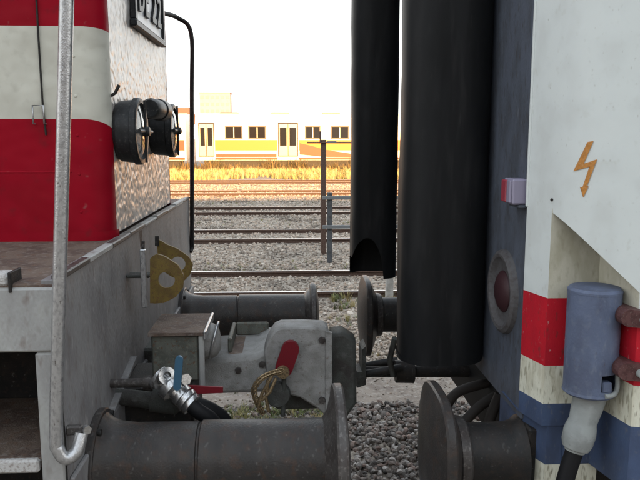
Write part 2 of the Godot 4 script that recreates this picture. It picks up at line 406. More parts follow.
	# far train and buildings
	M.train_white = material(layered([0.78, 0.76, 0.72], [[[0.68, 0.66, 0.62], soft, 0.45, 0.8, 0.8]]), Vector3(3, 3, 3), 0.35)
	M.train_yellow = plain(0.44, 0.165, 0.014, 0.5)
	M.train_orange = plain(0.21, 0.030, 0.006, 0.5)
	M.train_dark = plain(0.04, 0.035, 0.03, 0.7)
	M.train_glass = plain(0.02, 0.02, 0.022, 0.06)
	M.train_door = plain(0.50, 0.44, 0.30, 0.4)
	M.train_roof = plain(0.16, 0.14, 0.12, 0.6)
	M.far_wall = material(layered([0.48, 0.37, 0.34], [[[0.43, 0.34, 0.31], soft, 0.45, 0.8, 0.8]]), Vector3(8, 8, 8), 0.9)
	M.far_glass = plain(0.24, 0.21, 0.2, 0.3)
	M.station_wall = material(layered([0.36, 0.28, 0.22], [[[0.28, 0.21, 0.17], soft, 0.45, 0.8, 0.8]]), Vector3(5, 5, 5), 0.9)
	M.brown_roof = plain(0.30, 0.12, 0.05, 0.8)

# ------------------------------------------------------------------ camera, sky, sun
func make_camera_and_light() -> void:
	var cam := Camera3D.new(); cam.name = "camera"; add_child(cam)
	cam.position = Vector3(0, 2.05, 0)
	cam.rotation_degrees = Vector3(-8.2556, -2.8207, 0)
	cam.fov = 37.7; cam.near = 0.05; cam.far = 2500.0; cam.current = true
	var e := Environment.new()
	e.background_mode = Environment.BG_SKY
	var sm := ProceduralSkyMaterial.new()
	sm.sky_top_color = Color(0.73, 0.77, 0.81); sm.sky_horizon_color = Color(0.98, 0.975, 0.95); sm.energy_multiplier = 0.8
	sm.sky_curve = 0.25; sm.ground_bottom_color = Color(0.35, 0.33, 0.3); sm.ground_horizon_color = Color(0.9, 0.89, 0.86)
	sm.sun_angle_max = 1.0
	var sk := Sky.new(); sk.sky_material = sm; e.sky = sk
	e.tonemap_mode = Environment.TONE_MAPPER_LINEAR
	e.tonemap_exposure = 3.5
	e.sdfgi_enabled = true; e.ssao_enabled = true; e.ssil_enabled = true
	var we := WorldEnvironment.new(); we.name = "world_environment"; we.environment = e; add_child(we)
	var sun := DirectionalLight3D.new(); sun.name = "sun"; add_child(sun)
	sun.light_energy = 1.6; sun.light_color = Color(1.0, 0.77, 0.49); sun.light_angular_distance = 0.5; sun.shadow_enabled = true
	sun.rotation_degrees = Vector3(-11.9, 8.0, 0)

# ------------------------------------------------------------------ ground, tracks
func heap(size: float, bend: int) -> ArrayMesh:            # one rough stone, 20 triangles
	var t := (1.0 + sqrt(5.0)) / 2.0
	var vs := [Vector3(-1, t, 0), Vector3(1, t, 0), Vector3(-1, -t, 0), Vector3(1, -t, 0), Vector3(0, -1, t), Vector3(0, 1, t), Vector3(0, -1, -t), Vector3(0, 1, -t), Vector3(t, 0, -1), Vector3(t, 0, 1), Vector3(-t, 0, -1), Vector3(-t, 0, 1)]
	var fs := [[0, 11, 5], [0, 5, 1], [0, 1, 7], [0, 7, 10], [0, 10, 11], [1, 5, 9], [5, 11, 4], [11, 10, 2], [10, 7, 6], [7, 1, 8], [3, 9, 4], [3, 4, 2], [3, 2, 6], [3, 6, 8], [3, 8, 9], [4, 9, 5], [2, 4, 11], [6, 2, 10], [8, 6, 7], [9, 8, 1]]
	var r := RandomNumberGenerator.new(); r.seed = 900 + bend
	var pts := []
	for v in vs: pts.append(v.normalized() * Vector3(1.0, 0.7, 0.8) * size * r.randf_range(0.72, 1.2))
	var st := new_st()
	for f in fs: tri(st, pts[f[0]], pts[f[1]], pts[f[2]], pts[f[0]] + pts[f[1]] + pts[f[2]])
	return done(st)

func scatter(called: String, label: String, category: String, mesh: Mesh, mat: Material, spots: Array, cols: Array) -> void:
	var mm := MultiMesh.new()
	mm.transform_format = MultiMesh.TRANSFORM_3D; mm.use_colors = true; mm.mesh = mesh
	mm.instance_count = spots.size()
	for i in spots.size():
		mm.set_instance_transform(i, spots[i]); mm.set_instance_color(i, cols[i])
	var o := MultiMeshInstance3D.new()
	o.name = numbered(called); o.multimesh = mm; o.material_override = mat
	add_child(o); tag(o, label, category, "", "stuff")

func rand_basis(s: float) -> Basis:
	return Basis(Vector3(rng.randf() - 0.5, rng.randf() - 0.5, rng.randf() - 0.5).normalized(), rng.randf() * TAU).scaled(Vector3.ONE * s)

func near_rail(z: float, zs: Array) -> bool:
	for r in zs:
		if absf(z - r) < 0.07: return true
	return false

func make_ground() -> void:
	var st := new_st()
	st.set_smooth_group(1)
	# one sheet that reaches the horizon: fine cells near by, coarse far out
	var xs := []; var zs := []
	var x := -8.0
	while x < 8.01: xs.append(x); x += 0.25
	for v in [12.0, 20.0, 40.0, 90.0, 200.0, 500.0, 1200.0]: xs.append(v); xs.push_front(-v)
	for v in [1200.0, 500.0, 200.0, 90.0, 40.0, 15.0, 5.0]: zs.append(v)
	var z := 2.0
	while z > -24.01: zs.append(z); z -= 0.25
	for v in [-30.0, -40.0, -50.0, -60.0, -90.0, -200.0, -500.0, -1200.0]: zs.append(v)
	var hn := noise(71, 0.35, 3)
	var hf := func(px: float, pz: float) -> float:
		if absf(px) > 8.0 or pz > 2.0 or pz < -24.0: return gy(pz)
		return gy(pz) + 0.012 * hn.get_noise_2d(px, pz)
	for i in xs.size() - 1:
		for j in zs.size() - 1:
			var a := Vector3(xs[i], hf.call(xs[i], zs[j]), zs[j]); var b := Vector3(xs[i + 1], hf.call(xs[i + 1], zs[j]), zs[j])
			var c := Vector3(xs[i + 1], hf.call(xs[i + 1], zs[j + 1]), zs[j + 1]); var d := Vector3(xs[i], hf.call(xs[i], zs[j + 1]), zs[j + 1])
			quad(st, a, b, c, d, Vector3.UP)
	var g := single("ground", done(st), M.ground, "pale grey gravel ground of the railway yard", "ground", "", "structure")
	# trodden dirt path beside the near track
	st = new_st(); st.set_smooth_group(1)
	for i in 60:
		var x0 := -9.0 + i * 0.3
		var e0 := -5.62 + 0.07 * hn.get_noise_1d(x0 * 4.0); var e1 := -5.62 + 0.07 * hn.get_noise_1d((x0 + 0.3) * 4.0)
		quad(st, Vector3(x0, GY + 0.018, e0), Vector3(x0 + 0.3, GY + 0.018, e1), Vector3(x0 + 0.3, GY + 0.018, e1 - 1.1), Vector3(x0, GY + 0.018, e0 - 1.1), Vector3.UP)
	single("dirt_path", done(st), M.dirt, "trodden grey brown dirt path beside the near track", "path", "", "structure")

	# tracks: rails in two lengths of steel, sleepers half sunk in the ballast
	var labels := ["track under the red locomotive and the white coach", "gravelled track with a bright worn rail just behind the vehicles", "pair of dark rails behind the steel railing", "rusty track in the middle of the yard", "rusty track lying short of the dry grass", "sunlit track along the edge of the dry grass", "track under the white and yellow railcars"]
	var cz := [TC, -10.05, -15.1, -20.4, -27.3, -34.2, -47.4]
	var prof := [Vector2(-0.07, 0), Vector2(0.07, 0), Vector2(0.07, 0.012), Vector2(0.011, 0.03), Vector2(0.011, 0.115), Vector2(0.035, 0.13), Vector2(0.035, 0.158), Vector2(-0.035, 0.158), Vector2(-0.035, 0.13), Vector2(-0.011, 0.115), Vector2(-0.011, 0.03), Vector2(-0.07, 0.012)]
	var along := Basis(Vector3(0, 0, 1), Vector3(0, 1, 0), Vector3(-1, 0, 0))      # polygon x -> world z, extrusion -> -x
	var sl_mesh := box_mesh(Vector3.ZERO, Vector3(0.25, 0.14, 2.5), 0.012)
	for k in cz.size():
		var half := 22.0 if k < 4 else 45.0
		var t := thing("railway_track", Vector3(0, GY, cz[k]), labels[k], "track", "tracks of the yard")
		for s in [0.7525, -0.7525]:
			var r := part(t, "rail", prism_mesh(prof, -half, half, Vector3(0, -0.16, cz[k] + s), along), M.rail_side)
			part(r, "running_surface", span(Vector3(-half, -0.003, cz[k] + s - 0.027), Vector3(half, 0.0, cz[k] + s + 0.027), 0.001), M.rail_top)
		var ns := 22 if k == 0 else 0
		for i in ns:
			var o := part(t, "sleeper", sl_mesh, M.sleeper)
			o.position = Vector3((i - ns / 2.0 + 0.5) * 0.62, -0.062, 0)
	# stones
	var rails := []
	for c in cz: rails.append(c + 0.7525); rails.append(c - 0.7525)
	var spots := []; var cols := []
	var palette := [Color(0.14, 0.115, 0.10), Color(0.185, 0.15, 0.13), Color(0.095, 0.08, 0.07), Color(0.25, 0.225, 0.205), Color(0.155, 0.112, 0.094), Color(0.06, 0.052, 0.047), Color(0.29, 0.265, 0.245), Color(0.13, 0.115, 0.105)]
	for b in 3:
		spots = []; cols = []
		for i in 5200:
			var px := rng.randf_range(-2.6, 3.6); var pz := rng.randf_range(-1.6, -5.68) if i % 3 == 0 else rng.randf_range(-3.9, -5.68)
			if near_rail(pz, rails): continue
			var s := rng.randf_range(0.55, 1.25)
			spots.append(Transform3D(rand_basis(s), Vector3(px, GY + rng.randf_range(0.0, 0.035), pz)))
			var c: Color = palette[rng.randi() % palette.size()]
			cols.append(c * rng.randf_range(0.7, 1.25))
		scatter("ballast_stones", ["coarse reddish brown broken ballast stones under the buffers", "coarse grey brown broken ballast under the buffers", "dark broken ballast stones under the buffers"][b], "ballast", heap(0.026, b), M.stone, spots, cols)
	var pale := [Color(0.315, 0.26, 0.21), Color(0.38, 0.32, 0.265), Color(0.26, 0.215, 0.172), Color(0.45, 0.395, 0.335), Color(0.21, 0.168, 0.135), Color(0.325, 0.262, 0.208), Color(0.14, 0.118, 0.098), Color(0.36, 0.28, 0.22)]
	var patch := noise(75, 0.45, 3)
	for b in 2:
		spots = []; cols = []
		for i in 34000:
			var f := rng.randf()
			var pz := lerpf(-6.55, -33.0, pow(f, 1.25))
			var w := 0.5 + absf(pz) * 0.28
			var px := rng.randf_range(-w, w * 1.15)
			if near_rail(pz, rails): continue
			var s := rng.randf_range(0.5, 1.15) * (1.0 + f * 0.8)
			if rng.randf() < 0.006: s *= 2.2
			spots.append(Transform3D(rand_basis(s), Vector3(px, gy(pz) + rng.randf_range(-0.008, 0.016), pz)))
			var c: Color = pale[rng.randi() % pale.size()]
			var stain := 1.0 - 0.45 * smoothstep(0.15, 0.5, patch.get_noise_2d(px, pz * 1.6))    # oily and muddy patches
			cols.append(c * rng.randf_range(0.85, 1.15) * stain)
		scatter("gravel", ["pale grey gravel strewn over the yard between the tracks", "pale buff gravel strewn over the yard between the tracks"][b], "gravel", heap(0.024, 10 + b), M.stone, spots, cols)
	# scattered pebbles on the path
	spots = []; cols = []
	for i in 900:
		var px := rng.randf_range(-2.4, 3.2); var pz := rng.randf_range(-5.6, -6.7)
		spots.append(Transform3D(rand_basis(rng.randf_range(0.2, 0.6)), Vector3(px, GY + 0.022, pz)))
		cols.append(pale[rng.randi() % pale.size()] * 0.8)
	scatter("pebbles", "loose pebbles lying on the trodden dirt path", "pebbles", heap(0.024, 20), M.stone, spots, cols)

func tuft(blades: int, h: float, lean: float, width: float, sd: int) -> ArrayMesh:
	var r := RandomNumberGenerator.new(); r.seed = sd
	var st := new_st(); st.set_smooth_group(1)
	for i in blades:
		var a := r.randf() * TAU
		var d := Vector3(cos(a), 0, sin(a)); var sd2 := Vector3(-d.z, 0, d.x) * width * 0.5
		var o := d * r.randf() * h * 0.25; var hh := h * r.randf_range(0.5, 1.0); var ln := lean * r.randf_range(0.2, 1.0) * hh
		var p0 := o; var p1 := o + d * ln * 0.35 + Vector3(0, hh * 0.6, 0); var p2 := o + d * ln + Vector3(0, hh, 0)
		st.set_smooth_group(i + 1)
		quad(st, p0 - sd2, p0 + sd2, p1 + sd2 * 0.8, p1 - sd2 * 0.8, d)
		tri(st, p1 - sd2 * 0.8, p1 + sd2 * 0.8, p2, d)
	return done(st)

func make_plants() -> void:
	var spots := []; var cols := []
	var patch := noise(76, 0.5, 3)
	for i in 9000:
		var pz := rng.randf_range(-35.4, -45.6); var px := rng.randf_range(-16, 18)
		if absf(pz + 34.2) < 1.0: continue
		if patch.get_noise_2d(px * 0.35, pz * 0.5) > 0.18: continue
		var s := rng.randf_range(0.5, 1.2)
		spots.append(Transform3D(Basis(Vector3.UP, rng.randf() * TAU).scaled(Vector3(s, s * rng.randf_range(0.7, 1.3), s)), Vector3(px, gy(pz), pz)))
		var c: Color = [Color(0.54, 0.43, 0.20), Color(0.48, 0.38, 0.16), Color(0.42, 0.33, 0.13), Color(0.13, 0.14, 0.045), Color(0.52, 0.43, 0.22)][rng.randi() % 5]
		cols.append(c)
	scatter("dry_grass", "yellow dry grass growing in a strip before the railcars", "grass", tuft(14, 0.34, 0.7, 0.02, 5), M.blade, spots, cols)
	spots = []; cols = []
	for i in 900:
		var px := rng.randf_range(-16, 18)
		var s := rng.randf_range(0.5, 1.25) * (0.7 + 0.6 * absf(sin(px * 1.7) * cos(px * 0.6)))
		spots.append(Transform3D(Basis(Vector3.UP, rng.randf() * TAU).scaled(Vector3.ONE * s), Vector3(px, gy(-45.0), rng.randf_range(-44.2, -45.8))))
		cols.append([Color(0.10, 0.07, 0.03), Color(0.16, 0.11, 0.04), Color(0.07, 0.06, 0.025), Color(0.22, 0.15, 0.06)][rng.randi() % 4])
	scatter("brown_weeds", "dark brown dead weeds standing along the railcars", "weeds", tuft(18, 0.75, 0.6, 0.03, 9), M.blade, spots, cols)
	spots = []; cols = []
	var greens := [Color(0.10, 0.13, 0.045), Color(0.15, 0.17, 0.06), Color(0.24, 0.22, 0.08), Color(0.30, 0.24, 0.11), Color(0.09, 0.10, 0.04)]
	# weeds: between the vehicles beyond the path, along the second track, and low litter under the coupler
	for q in [[0.42, -7.7, 0.55, 0.9, 45, 0.5], [1.05, -8.9, 0.45, 0.35, 60, 0.75], [-0.15, -5.25, 0.55, 0.30, 300, 0.55], [0.0, -5.75, 0.5, 0.3, 70, 0.5], [-0.9, -11.6, 1.6, 0.5, 60, 0.35], [1.9, -11.4, 1.0, 0.4, 50, 0.35], [0.6, -17.8, 3.0, 0.5, 60, 0.4], [-0.5, -23.5, 4.0, 0.8, 90, 0.5]]:
		for i in q[4]:
			var s: float = q[5] * rng.randf_range(0.5, 1.2)
			spots.append(Transform3D(Basis(Vector3.UP, rng.randf() * TAU).scaled(Vector3.ONE * s), Vector3(q[0] + rng.randf_range(-1, 1) * q[2], 0, q[1] + rng.randf_range(-1, 1) * q[3])))
			spots[-1].origin.y = gy(spots[-1].origin.z)
			cols.append(greens[rng.randi() % 5] * rng.randf_range(0.8, 1.4))
	scatter("weeds", "green and straw coloured weeds growing among the gravel", "weeds", tuft(16, 0.16, 0.9, 0.011, 6), M.blade, spots, cols)

# point on the plane z = depth seen at a pixel of the 640 x 480 photograph
func pz(px: float, py: float, z: float) -> Vector2:
	var p := deg_to_rad(8.2556); var ya := deg_to_rad(2.8207)
	var f := Vector3(sin(ya) * cos(p), -sin(p), -cos(ya) * cos(p)); var r := Vector3(cos(ya), 0, sin(ya)); var u := r.cross(f)
	var d := f + r * (px - 320.0) / 703.0 + u * (240.0 - py) / 703.0
	var t := z / d.z
	return Vector2(d.x * t, 2.05 + d.y * t)

func pv(px: float, py: float, z: float) -> Vector3:
	var q := pz(px, py, z)
	return Vector3(q.x, q.y, z)

func poly_at(pix: Array, z: float) -> Array:
	var out := []
	for q in pix: out.append(pz(q[0], q[1], z))
	return out

# ------------------------------------------------------------------ parts shared by both vehicles
func wheel_set(t: Node3D, x: float, r: float) -> void:
	var w := sub(t, "wheelset")
	for s in [0.7525, -0.7525]:
		var o := Vector3(x, r, TC + s)
		part(w, "wheel", lathe_mesh(o, Vector3(0, 0, signf(s)), [Vector2(-0.065, 0.0), Vector2(-0.065, r + 0.028), Vector2(-0.04, r + 0.028), Vector2(-0.03, r), Vector2(0.06, r), Vector2(0.06, r - 0.06), Vector2(0.02, r - 0.07), Vector2(0.03, 0.1), Vector2(0.07, 0.09), Vector2(0.07, 0.0)], 36), M.black_steel)
	part(w, "axle", tube_mesh([Vector3(x, r, TC - 0.7), Vector3(x, r, TC + 0.7)], 0.08, 14), M.black_steel)

func buffer(t: Node3D, base_x: float, dir: float, z: float, face: float, loco: bool, hr := 0.235) -> void:
	var b := sub(t, "buffer")
	var o := Vector3(base_x, 1.03, z); var ax := Vector3(dir, 0, 0)
	var l := absf(face - base_x)
	if loco:
		part(b, "mounting_flange", lathe_mesh(o, ax, [Vector2(0, 0), Vector2(0, 0.17), Vector2(0.018, 0.17), Vector2(0.022, 0.166), Vector2(0.022, 0.0)]), M.buffer_steel)
		for k in 6:
			var a := TAU * (k + 0.5) / 6.0
			part(b, "bolt", lathe_mesh(o + Vector3(0.022 * dir, cos(a) * 0.153, sin(a) * 0.153), ax, [Vector2(0, 0.011), Vector2(0.012, 0.011), Vector2(0.012, 0.0)], 6), M.black_steel)
		part(b, "casing", lathe_mesh(o, ax, [Vector2(0.022, 0.155), Vector2(0.04, 0.140), Vector2(0.07, 0.128), Vector2(0.12, 0.123), Vector2(0.315, 0.122), Vector2(0.318, 0.116), Vector2(0.325, 0.116)], 44), M.buffer_steel)
		part(b, "sleeve", lathe_mesh(o, ax, [Vector2(0.324, 0.1), Vector2(0.324, 0.122), Vector2(0.328, 0.126), Vector2(l - 0.075, 0.126), Vector2(l - 0.07, 0.12), Vector2(l - 0.07, 0.08)], 44), M.buffer_steel)
		part(b, "head", lathe_mesh(o, ax, [Vector2(l - 0.085, 0.0), Vector2(l - 0.085, 0.128), Vector2(l - 0.07, 0.150), Vector2(l - 0.055, hr - 0.03), Vector2(l - 0.052, hr - 0.005), Vector2(l - 0.046, hr), Vector2(l - 0.026, hr), Vector2(l - 0.020, hr - 0.004), Vector2(l - 0.010, 0.15), Vector2(l - 0.003, 0.09), Vector2(l, 0.0)], 56), M.worn_steel)
	else:
		part(b, "mounting_bracket", span(Vector3(base_x - 0.02, 0.90, z - 0.15), Vector3(base_x + 0.33, 1.15, z + 0.09), 0.006), M.black_steel)
		part(b, "casing", lathe_mesh(o, ax, [Vector2(0.02, 0.125), Vector2(0.035, 0.112), Vector2(0.06, 0.103), Vector2(l - 0.135, 0.100), Vector2(l - 0.135, 0.07)], 44), M.black_steel)
		part(b, "collar", lathe_mesh(o, ax, [Vector2(l - 0.136, 0.08), Vector2(l - 0.136, 0.116), Vector2(l - 0.130, 0.122), Vector2(l - 0.102, 0.128), Vector2(l - 0.097, 0.122), Vector2(l - 0.09, 0.09)], 44), M.worn_steel)
		part(b, "head", lathe_mesh(o, ax, [Vector2(l - 0.1, 0.0), Vector2(l - 0.1, 0.115), Vector2(l - 0.085, 0.16), Vector2(l - 0.066, 0.20), Vector2(l - 0.062, 0.218), Vector2(l - 0.056, 0.223), Vector2(l - 0.036, 0.223), Vector2(l - 0.030, 0.218), Vector2(l - 0.018, 0.18), Vector2(l - 0.006, 0.1), Vector2(l, 0.0)], 72, 3.0), M.buffer_steel)

# ------------------------------------------------------------------ locomotive
func headlight(t: Node3D, c: Vector3, r: float, l: float, label: String) -> void:
	var h := sub(t, "headlight", label)
	var ax := Vector3(1, 0, 0)
	part(h, "housing", lathe_mesh(c, ax, [Vector2(0, 0.0), Vector2(0, r * 0.88), Vector2(0.012, r * 0.95), Vector2(l * 0.75, r), Vector2(l * 0.78, r * 1.06), Vector2(l, r * 1.06), Vector2(l + 0.006, r * 1.02), Vector2(l + 0.006, r * 0.90), Vector2(l - 0.02, r * 0.88)], 40), M.lamp_black)
	part(h, "reflector", lathe_mesh(c, ax, [Vector2(l - 0.02, r * 0.88), Vector2(l * 0.55, r * 0.7), Vector2(l * 0.3, r * 0.35), Vector2(l * 0.25, 0.0)], 40), M.reflector)
	part(h, "lens", lathe_mesh(c, ax, [Vector2(l - 0.004, r * 0.9), Vector2(l + 0.006, r * 0.6), Vector2(l + 0.011, 0.0)], 40), M.glass)
	var st := new_st()
	tube(st, [c + Vector3(l + 0.018, 0, -r * 0.98), c + Vector3(l + 0.018, 0, r * 0.98)], 0.008, 8)
	tube(st, [c + Vector3(l + 0.018, -r * 0.98, 0), c + Vector3(l + 0.018, r * 0.98, 0)], 0.005, 8)
	lathe(st, c + Vector3(l + 0.012, 0, 0), ax, [Vector2(0, 0.02), Vector2(0.022, 0.018), Vector2(0.026, 0.0)], 12)
	part(h, "guard_bar", done(st), M.lamp_black)

func make_locomotive() -> void:
	var t := thing("shunting_locomotive", Vector3(-3.0, 0, TC), "red shunting locomotive with cream band, grey deck and buffer beam", "locomotive")
	# running gear
	part(t, "underframe", span(Vector3(-8.0, 0.62, TC - 0.55), Vector3(-0.72, 1.58, TC + 0.55), 0.01), M.black_steel)
	for x in [-2.1, -4.6, -7.0]: wheel_set(t, x, 0.52)
	# deck and frame
	part(t, "deck", span(Vector3(-8.0, 1.60, -4.42), Vector3(-0.602, 1.672, -1.842), 0.004), M.rust_deck, "brown rusty deck plate of the walkway")
	var st := new_st()
	# front plate: slightly buckled upper edge, built in strips so that it is not perfectly flat
	var n := 40
	var wn := noise(81, 1.2, 3)
	st.set_smooth_group(1)
	for i in n:
		var z0 := lerpf(-1.84, -4.42, float(i) / n); var z1 := lerpf(-1.84, -4.42, float(i + 1) / n)
		for j in 10:
			var y0 := lerpf(0.93, 1.69, j / 10.0); var y1 := lerpf(0.93, 1.69, (j + 1) / 10.0)
			var f := func(y: float, z: float) -> Vector3: return Vector3(-0.60 + 0.004 * wn.get_noise_2d(y * 3.0, z), y, z)
			quad(st, f.call(y0, z0), f.call(y0, z1), f.call(y1, z1), f.call(y1, z0), Vector3.RIGHT)
	bbox(st, Vector3(-0.626, 1.31, -3.13), Vector3(0.036, 0.74, 2.572), 0.002)
	part(t, "buffer_beam", done(st), M.beam_grey, "scratched dark grey front plate of the locomotive frame")
	# worn upper lip of the front plate, short lengths with ragged wear
	for i in 9:
		var za := lerpf(-1.86, -4.40, i / 9.0); var zb := lerpf(-1.86, -4.40, (i + 1) / 9.0)
		part(t, "lip_plate", span(Vector3(-0.622, 1.674 + 0.002 * sin(i * 5.0), za - 0.002), Vector3(-0.593, 1.692 + 0.003 * sin(i * 3.0), zb + 0.002), 0.004), M.worn_steel if i % 3 != 1 else M.loco_grey)
	part(t, "lower_flange", span(Vector3(-0.60, 0.93, -1.85), Vector3(-0.585, 1.125, -4.41), 0.006), M.beam_grey)
	part(t, "weld_rib", prism_mesh([Vector2(-2.16, 1.12), Vector2(-2.20, 1.12), Vector2(-2.68, 1.205), Vector2(-2.66, 1.215)], -0.602, -0.578, Vector3.ZERO, Basis(Vector3(0, 0, 1), Vector3(0, 1, 0), Vector3(1, 0, 0))), M.beam_grey)
	part(t, "side_sill", span(Vector3(-8.0, 1.487, -1.872), Vector3(-0.604, 1.662, -1.836), 0.006), M.loco_grey, "pale grey side sill under the deck")
	part(t, "corner_post", span(Vector3(-0.668, 0.35, -1.90), Vector3(-0.606, 1.484, -1.839), 0.005), M.loco_grey)
	part(t, "far_side_sill", span(Vector3(-8.0, 1.20, -4.424), Vector3(-0.604, 1.598, -4.39), 0.006), M.loco_grey)
	part(t, "step_back_plate", span(Vector3(-1.30, 0.35, -2.36), Vector3(-0.64, 1.595, -2.33), 0.004), M.black_steel)
	part(t, "step_side_plate", span(Vector3(-1.32, 0.35, -2.36), Vector3(-1.29, 1.484, -1.85), 0.004), M.loco_grey)
	for y in [1.18, 0.80, 0.42]:
		var s := part(t, "step", span(Vector3(-1.285, y - 0.03, -2.325), Vector3(-0.672, y, -1.862), 0.004), M.rust_deck)
		part(s, "nosing", span(Vector3(-1.28, y - 0.034, -1.860), Vector3(-0.675, y + 0.004, -1.838), 0.006), M.worn_white)
	part(t, "deck_nosing", span(Vector3(-1.28, 1.664, -1.90), Vector3(-0.722, 1.700, -1.834), 0.010), M.worn_white, "white worn grip strip on the deck edge")
	part(t, "nosing_clip", span(Vector3(-0.723, 1.65, -1.91), Vector3(-0.715, 1.704, -1.831), 0.002), M.black_steel)
	# hood
	var hz := -2.62; var r := 0.085; var fx := -0.645
	var plan := [Vector2(-6.5, hz), Vector2(fx - r, hz)]
	var lo := [0.0, 0.0]
	for k in 8:
		var a := PI * 0.5 * (k + 1) / 8.0
		plan.append(Vector2(fx - r + r * sin(a), hz - r + r * cos(a))); lo.append((1.0 - cos(a)) * 0.036)
	var b1 := []; var b2 := []; var top := []; var bot := []
	for i in plan.size():
		b1.append(2.118 - lo[i]); b2.append(2.443 - lo[i] * 0.3); top.append(3.25); bot.append(1.672)
	part(t, "hood_side", wall_mesh(plan, bot, b1, true, -1.0), M.red, "deep red lower side of the hood")
	part(t, "cream_band", wall_mesh(plan, b1, b2, true, -1.0), M.cream, "cream band round the red hood")
	part(t, "hood_upper_side", wall_mesh(plan, b2, top, true, -1.0), M.red, "red upper side of the hood")
	var far := []
	for q in plan: far.append(Vector2(q.x, -6.68 - q.y))
	part(t, "hood_far_side", wall_mesh(far, 1.672, 3.25, true, 1.0), M.red)
	part(t, "hood_top", span(Vector3(-6.5, 3.24, -4.04), Vector3(fx - 0.02, 3.27, -2.64), 0.01), M.red)
	part(t, "hood_back", span(Vector3(-6.53, 1.68, -4.04), Vector3(-6.5, 3.24, -2.63), 0.01), M.red)
	st = new_st(); st.set_smooth_group(1)
	for i in 26:
		for j in 30:
			var g := func(u: int, v: int) -> Vector3:
				var z := lerpf(hz - r - 0.002, -4.06 + r + 0.002, u / 26.0); var y := lerpf(1.69, 3.24, v / 30.0)
				return Vector3(fx - 0.001 + 0.0025 * wn.get_noise_2d(z * 2.6, y * 2.6), y, z)
			quad(st, g.call(i, j), g.call(i + 1, j), g.call(i + 1, j + 1), g.call(i, j + 1), Vector3.RIGHT)
	part(t, "hood_front", done(st), M.hood_front, "shiny buckled front panel of the hood")
	part(t, "hood_skirting", wall_mesh(_grow(plan, 0.009), 1.672, 1.706, true, -1.0), M.red)
	part(t, "panel_seam", span(Vector3(-6.0, 1.925, hz - 0.002), Vector3(-0.78, 1.930, hz + 0.0025), 0.001), M.red)
	for k in 9:
		part(t, "rivet", lathe_mesh(Vector3(-0.752, 1.78 + k * 0.14, hz), Vector3(0, 0, 1), [Vector2(0, 0.0055), Vector2(0.002, 0.0045), Vector2(0.003, 0.0)], 10), M.red if absf(1.78 + k * 0.14 - 2.28) > 0.165 else M.cream)
	part(t, "cable", tube_mesh([Vector3(-0.868, 3.2, hz + 0.006), Vector3(-0.870, 2.4, hz + 0.006), Vector3(-0.868, 2.16, hz + 0.006), Vector3(-0.862, 2.06, hz + 0.006)], 0.0035, 6), M.black_steel)
	part(t, "latch", tube_mesh([Vector3(-0.90, 2.10, hz), Vector3(-0.90, 2.10, hz + 0.02), Vector3(-0.90, 2.165, hz + 0.02), Vector3(-0.862, 2.165, hz + 0.02), Vector3(-0.862, 2.10, hz + 0.02), Vector3(-0.862, 2.10, hz)], 0.003, 6), M.galv)
	# lamps on the hood front
	headlight(t, Vector3(fx, 2.075, -2.80), 0.122, 0.085, "black round headlight with guard bar beside the red corner")
	headlight(t, Vector3(fx, 2.085, -3.50), 0.122, 0.105, "black round headlight beside the far hood edge")
	part(t, "air_horn", lathe_mesh(Vector3(fx + 0.09, 2.172, -2.98), Vector3(0.02, 0, -1), [Vector2(0, 0.0), Vector2(0, 0.034), Vector2(0.02, 0.042), Vector2(0.16, 0.042), Vector2(0.165, 0.047), Vector2(0.26, 0.047), Vector2(0.27, 0.040), Vector2(0.27, 0.0)], 24), M.lamp_black)
	part(t, "horn_bracket", span(Vector3(fx, 2.13, -3.14), Vector3(fx + 0.09, 2.15, -3.10), 0.004), M.lamp_black)
	part(t, "cable_hook", tube_mesh([Vector3(fx, 2.205, -2.70), Vector3(fx + 0.015, 2.215, -2.70), Vector3(fx + 0.03, 2.245, -2.705)], 0.006, 6), M.black_steel)
	# number plate
	var np := sub(t, "number_plate", "framed number plate with dark raised figures")
	part(np, "plate_back", span(Vector3(fx, 2.545, -3.80), Vector3(fx + 0.010, 2.80, -3.09), 0.003), M.plate_white)
	part(np, "frame_ledge", span(Vector3(fx, 2.515, -3.81), Vector3(fx + 0.030, 2.545, -3.07), 0.006), M.lamp_black)
	part(np, "frame_ledge_top", span(Vector3(fx + 0.011, 2.545, -3.79), Vector3(fx + 0.026, 2.549, -3.12), 0.001), M.plate_white)
	part(np, "frame_side", span(Vector3(fx, 2.546, -3.13), Vector3(fx + 0.024, 2.80, -3.085), 0.004), M.lamp_black)
	part(np, "frame_side", span(Vector3(fx, 2.546, -3.81), Vector3(fx + 0.024, 2.80, -3.785), 0.004), M.lamp_black)
	part(np, "frame_top", span(Vector3(fx, 2.80, -3.81), Vector3(fx + 0.024, 2.825, -3.085), 0.004), M.lamp_black)
	var sf := SystemFont.new(); sf.font_names = PackedStringArray(["Droid Sans"]); sf.font_weight = 700
	var zz := -3.235
	for ch in ["D", "E", "2", "2"]:
		var tm := TextMesh.new()
		tm.font = sf; tm.text = ch; tm.font_size = 32; tm.pixel_size = 0.0065; tm.depth = 0.014
		var tx := part(np, "figure", tm, M.lamp_black)
		tx.position += Vector3(fx + 0.016, 2.668, zz); tx.rotation.y = PI / 2
		zz -= 0.135 if ch != "E" else 0.175
	# handrails at both corners of the front
	var hr := part(t, "handrail", tube_mesh(smooth_path([Vector3(-0.72, 2.86, -1.98), Vector3(-0.56, 2.84, -1.80), Vector3(-0.500, 2.72, -1.79), Vector3(-0.524, 2.38, -1.79), Vector3(-0.572, 1.75, -1.79), Vector3(-0.606, 1.30, -1.79), Vector3(-0.604, 1.235, -1.79), Vector3(-0.585, 1.208, -1.795), Vector3(-0.562, 1.222, -1.81), Vector3(-0.553, 1.262, -1.83)], 6), 0.0175, 14), M.galv, "bare steel handrail standing before the corner post")
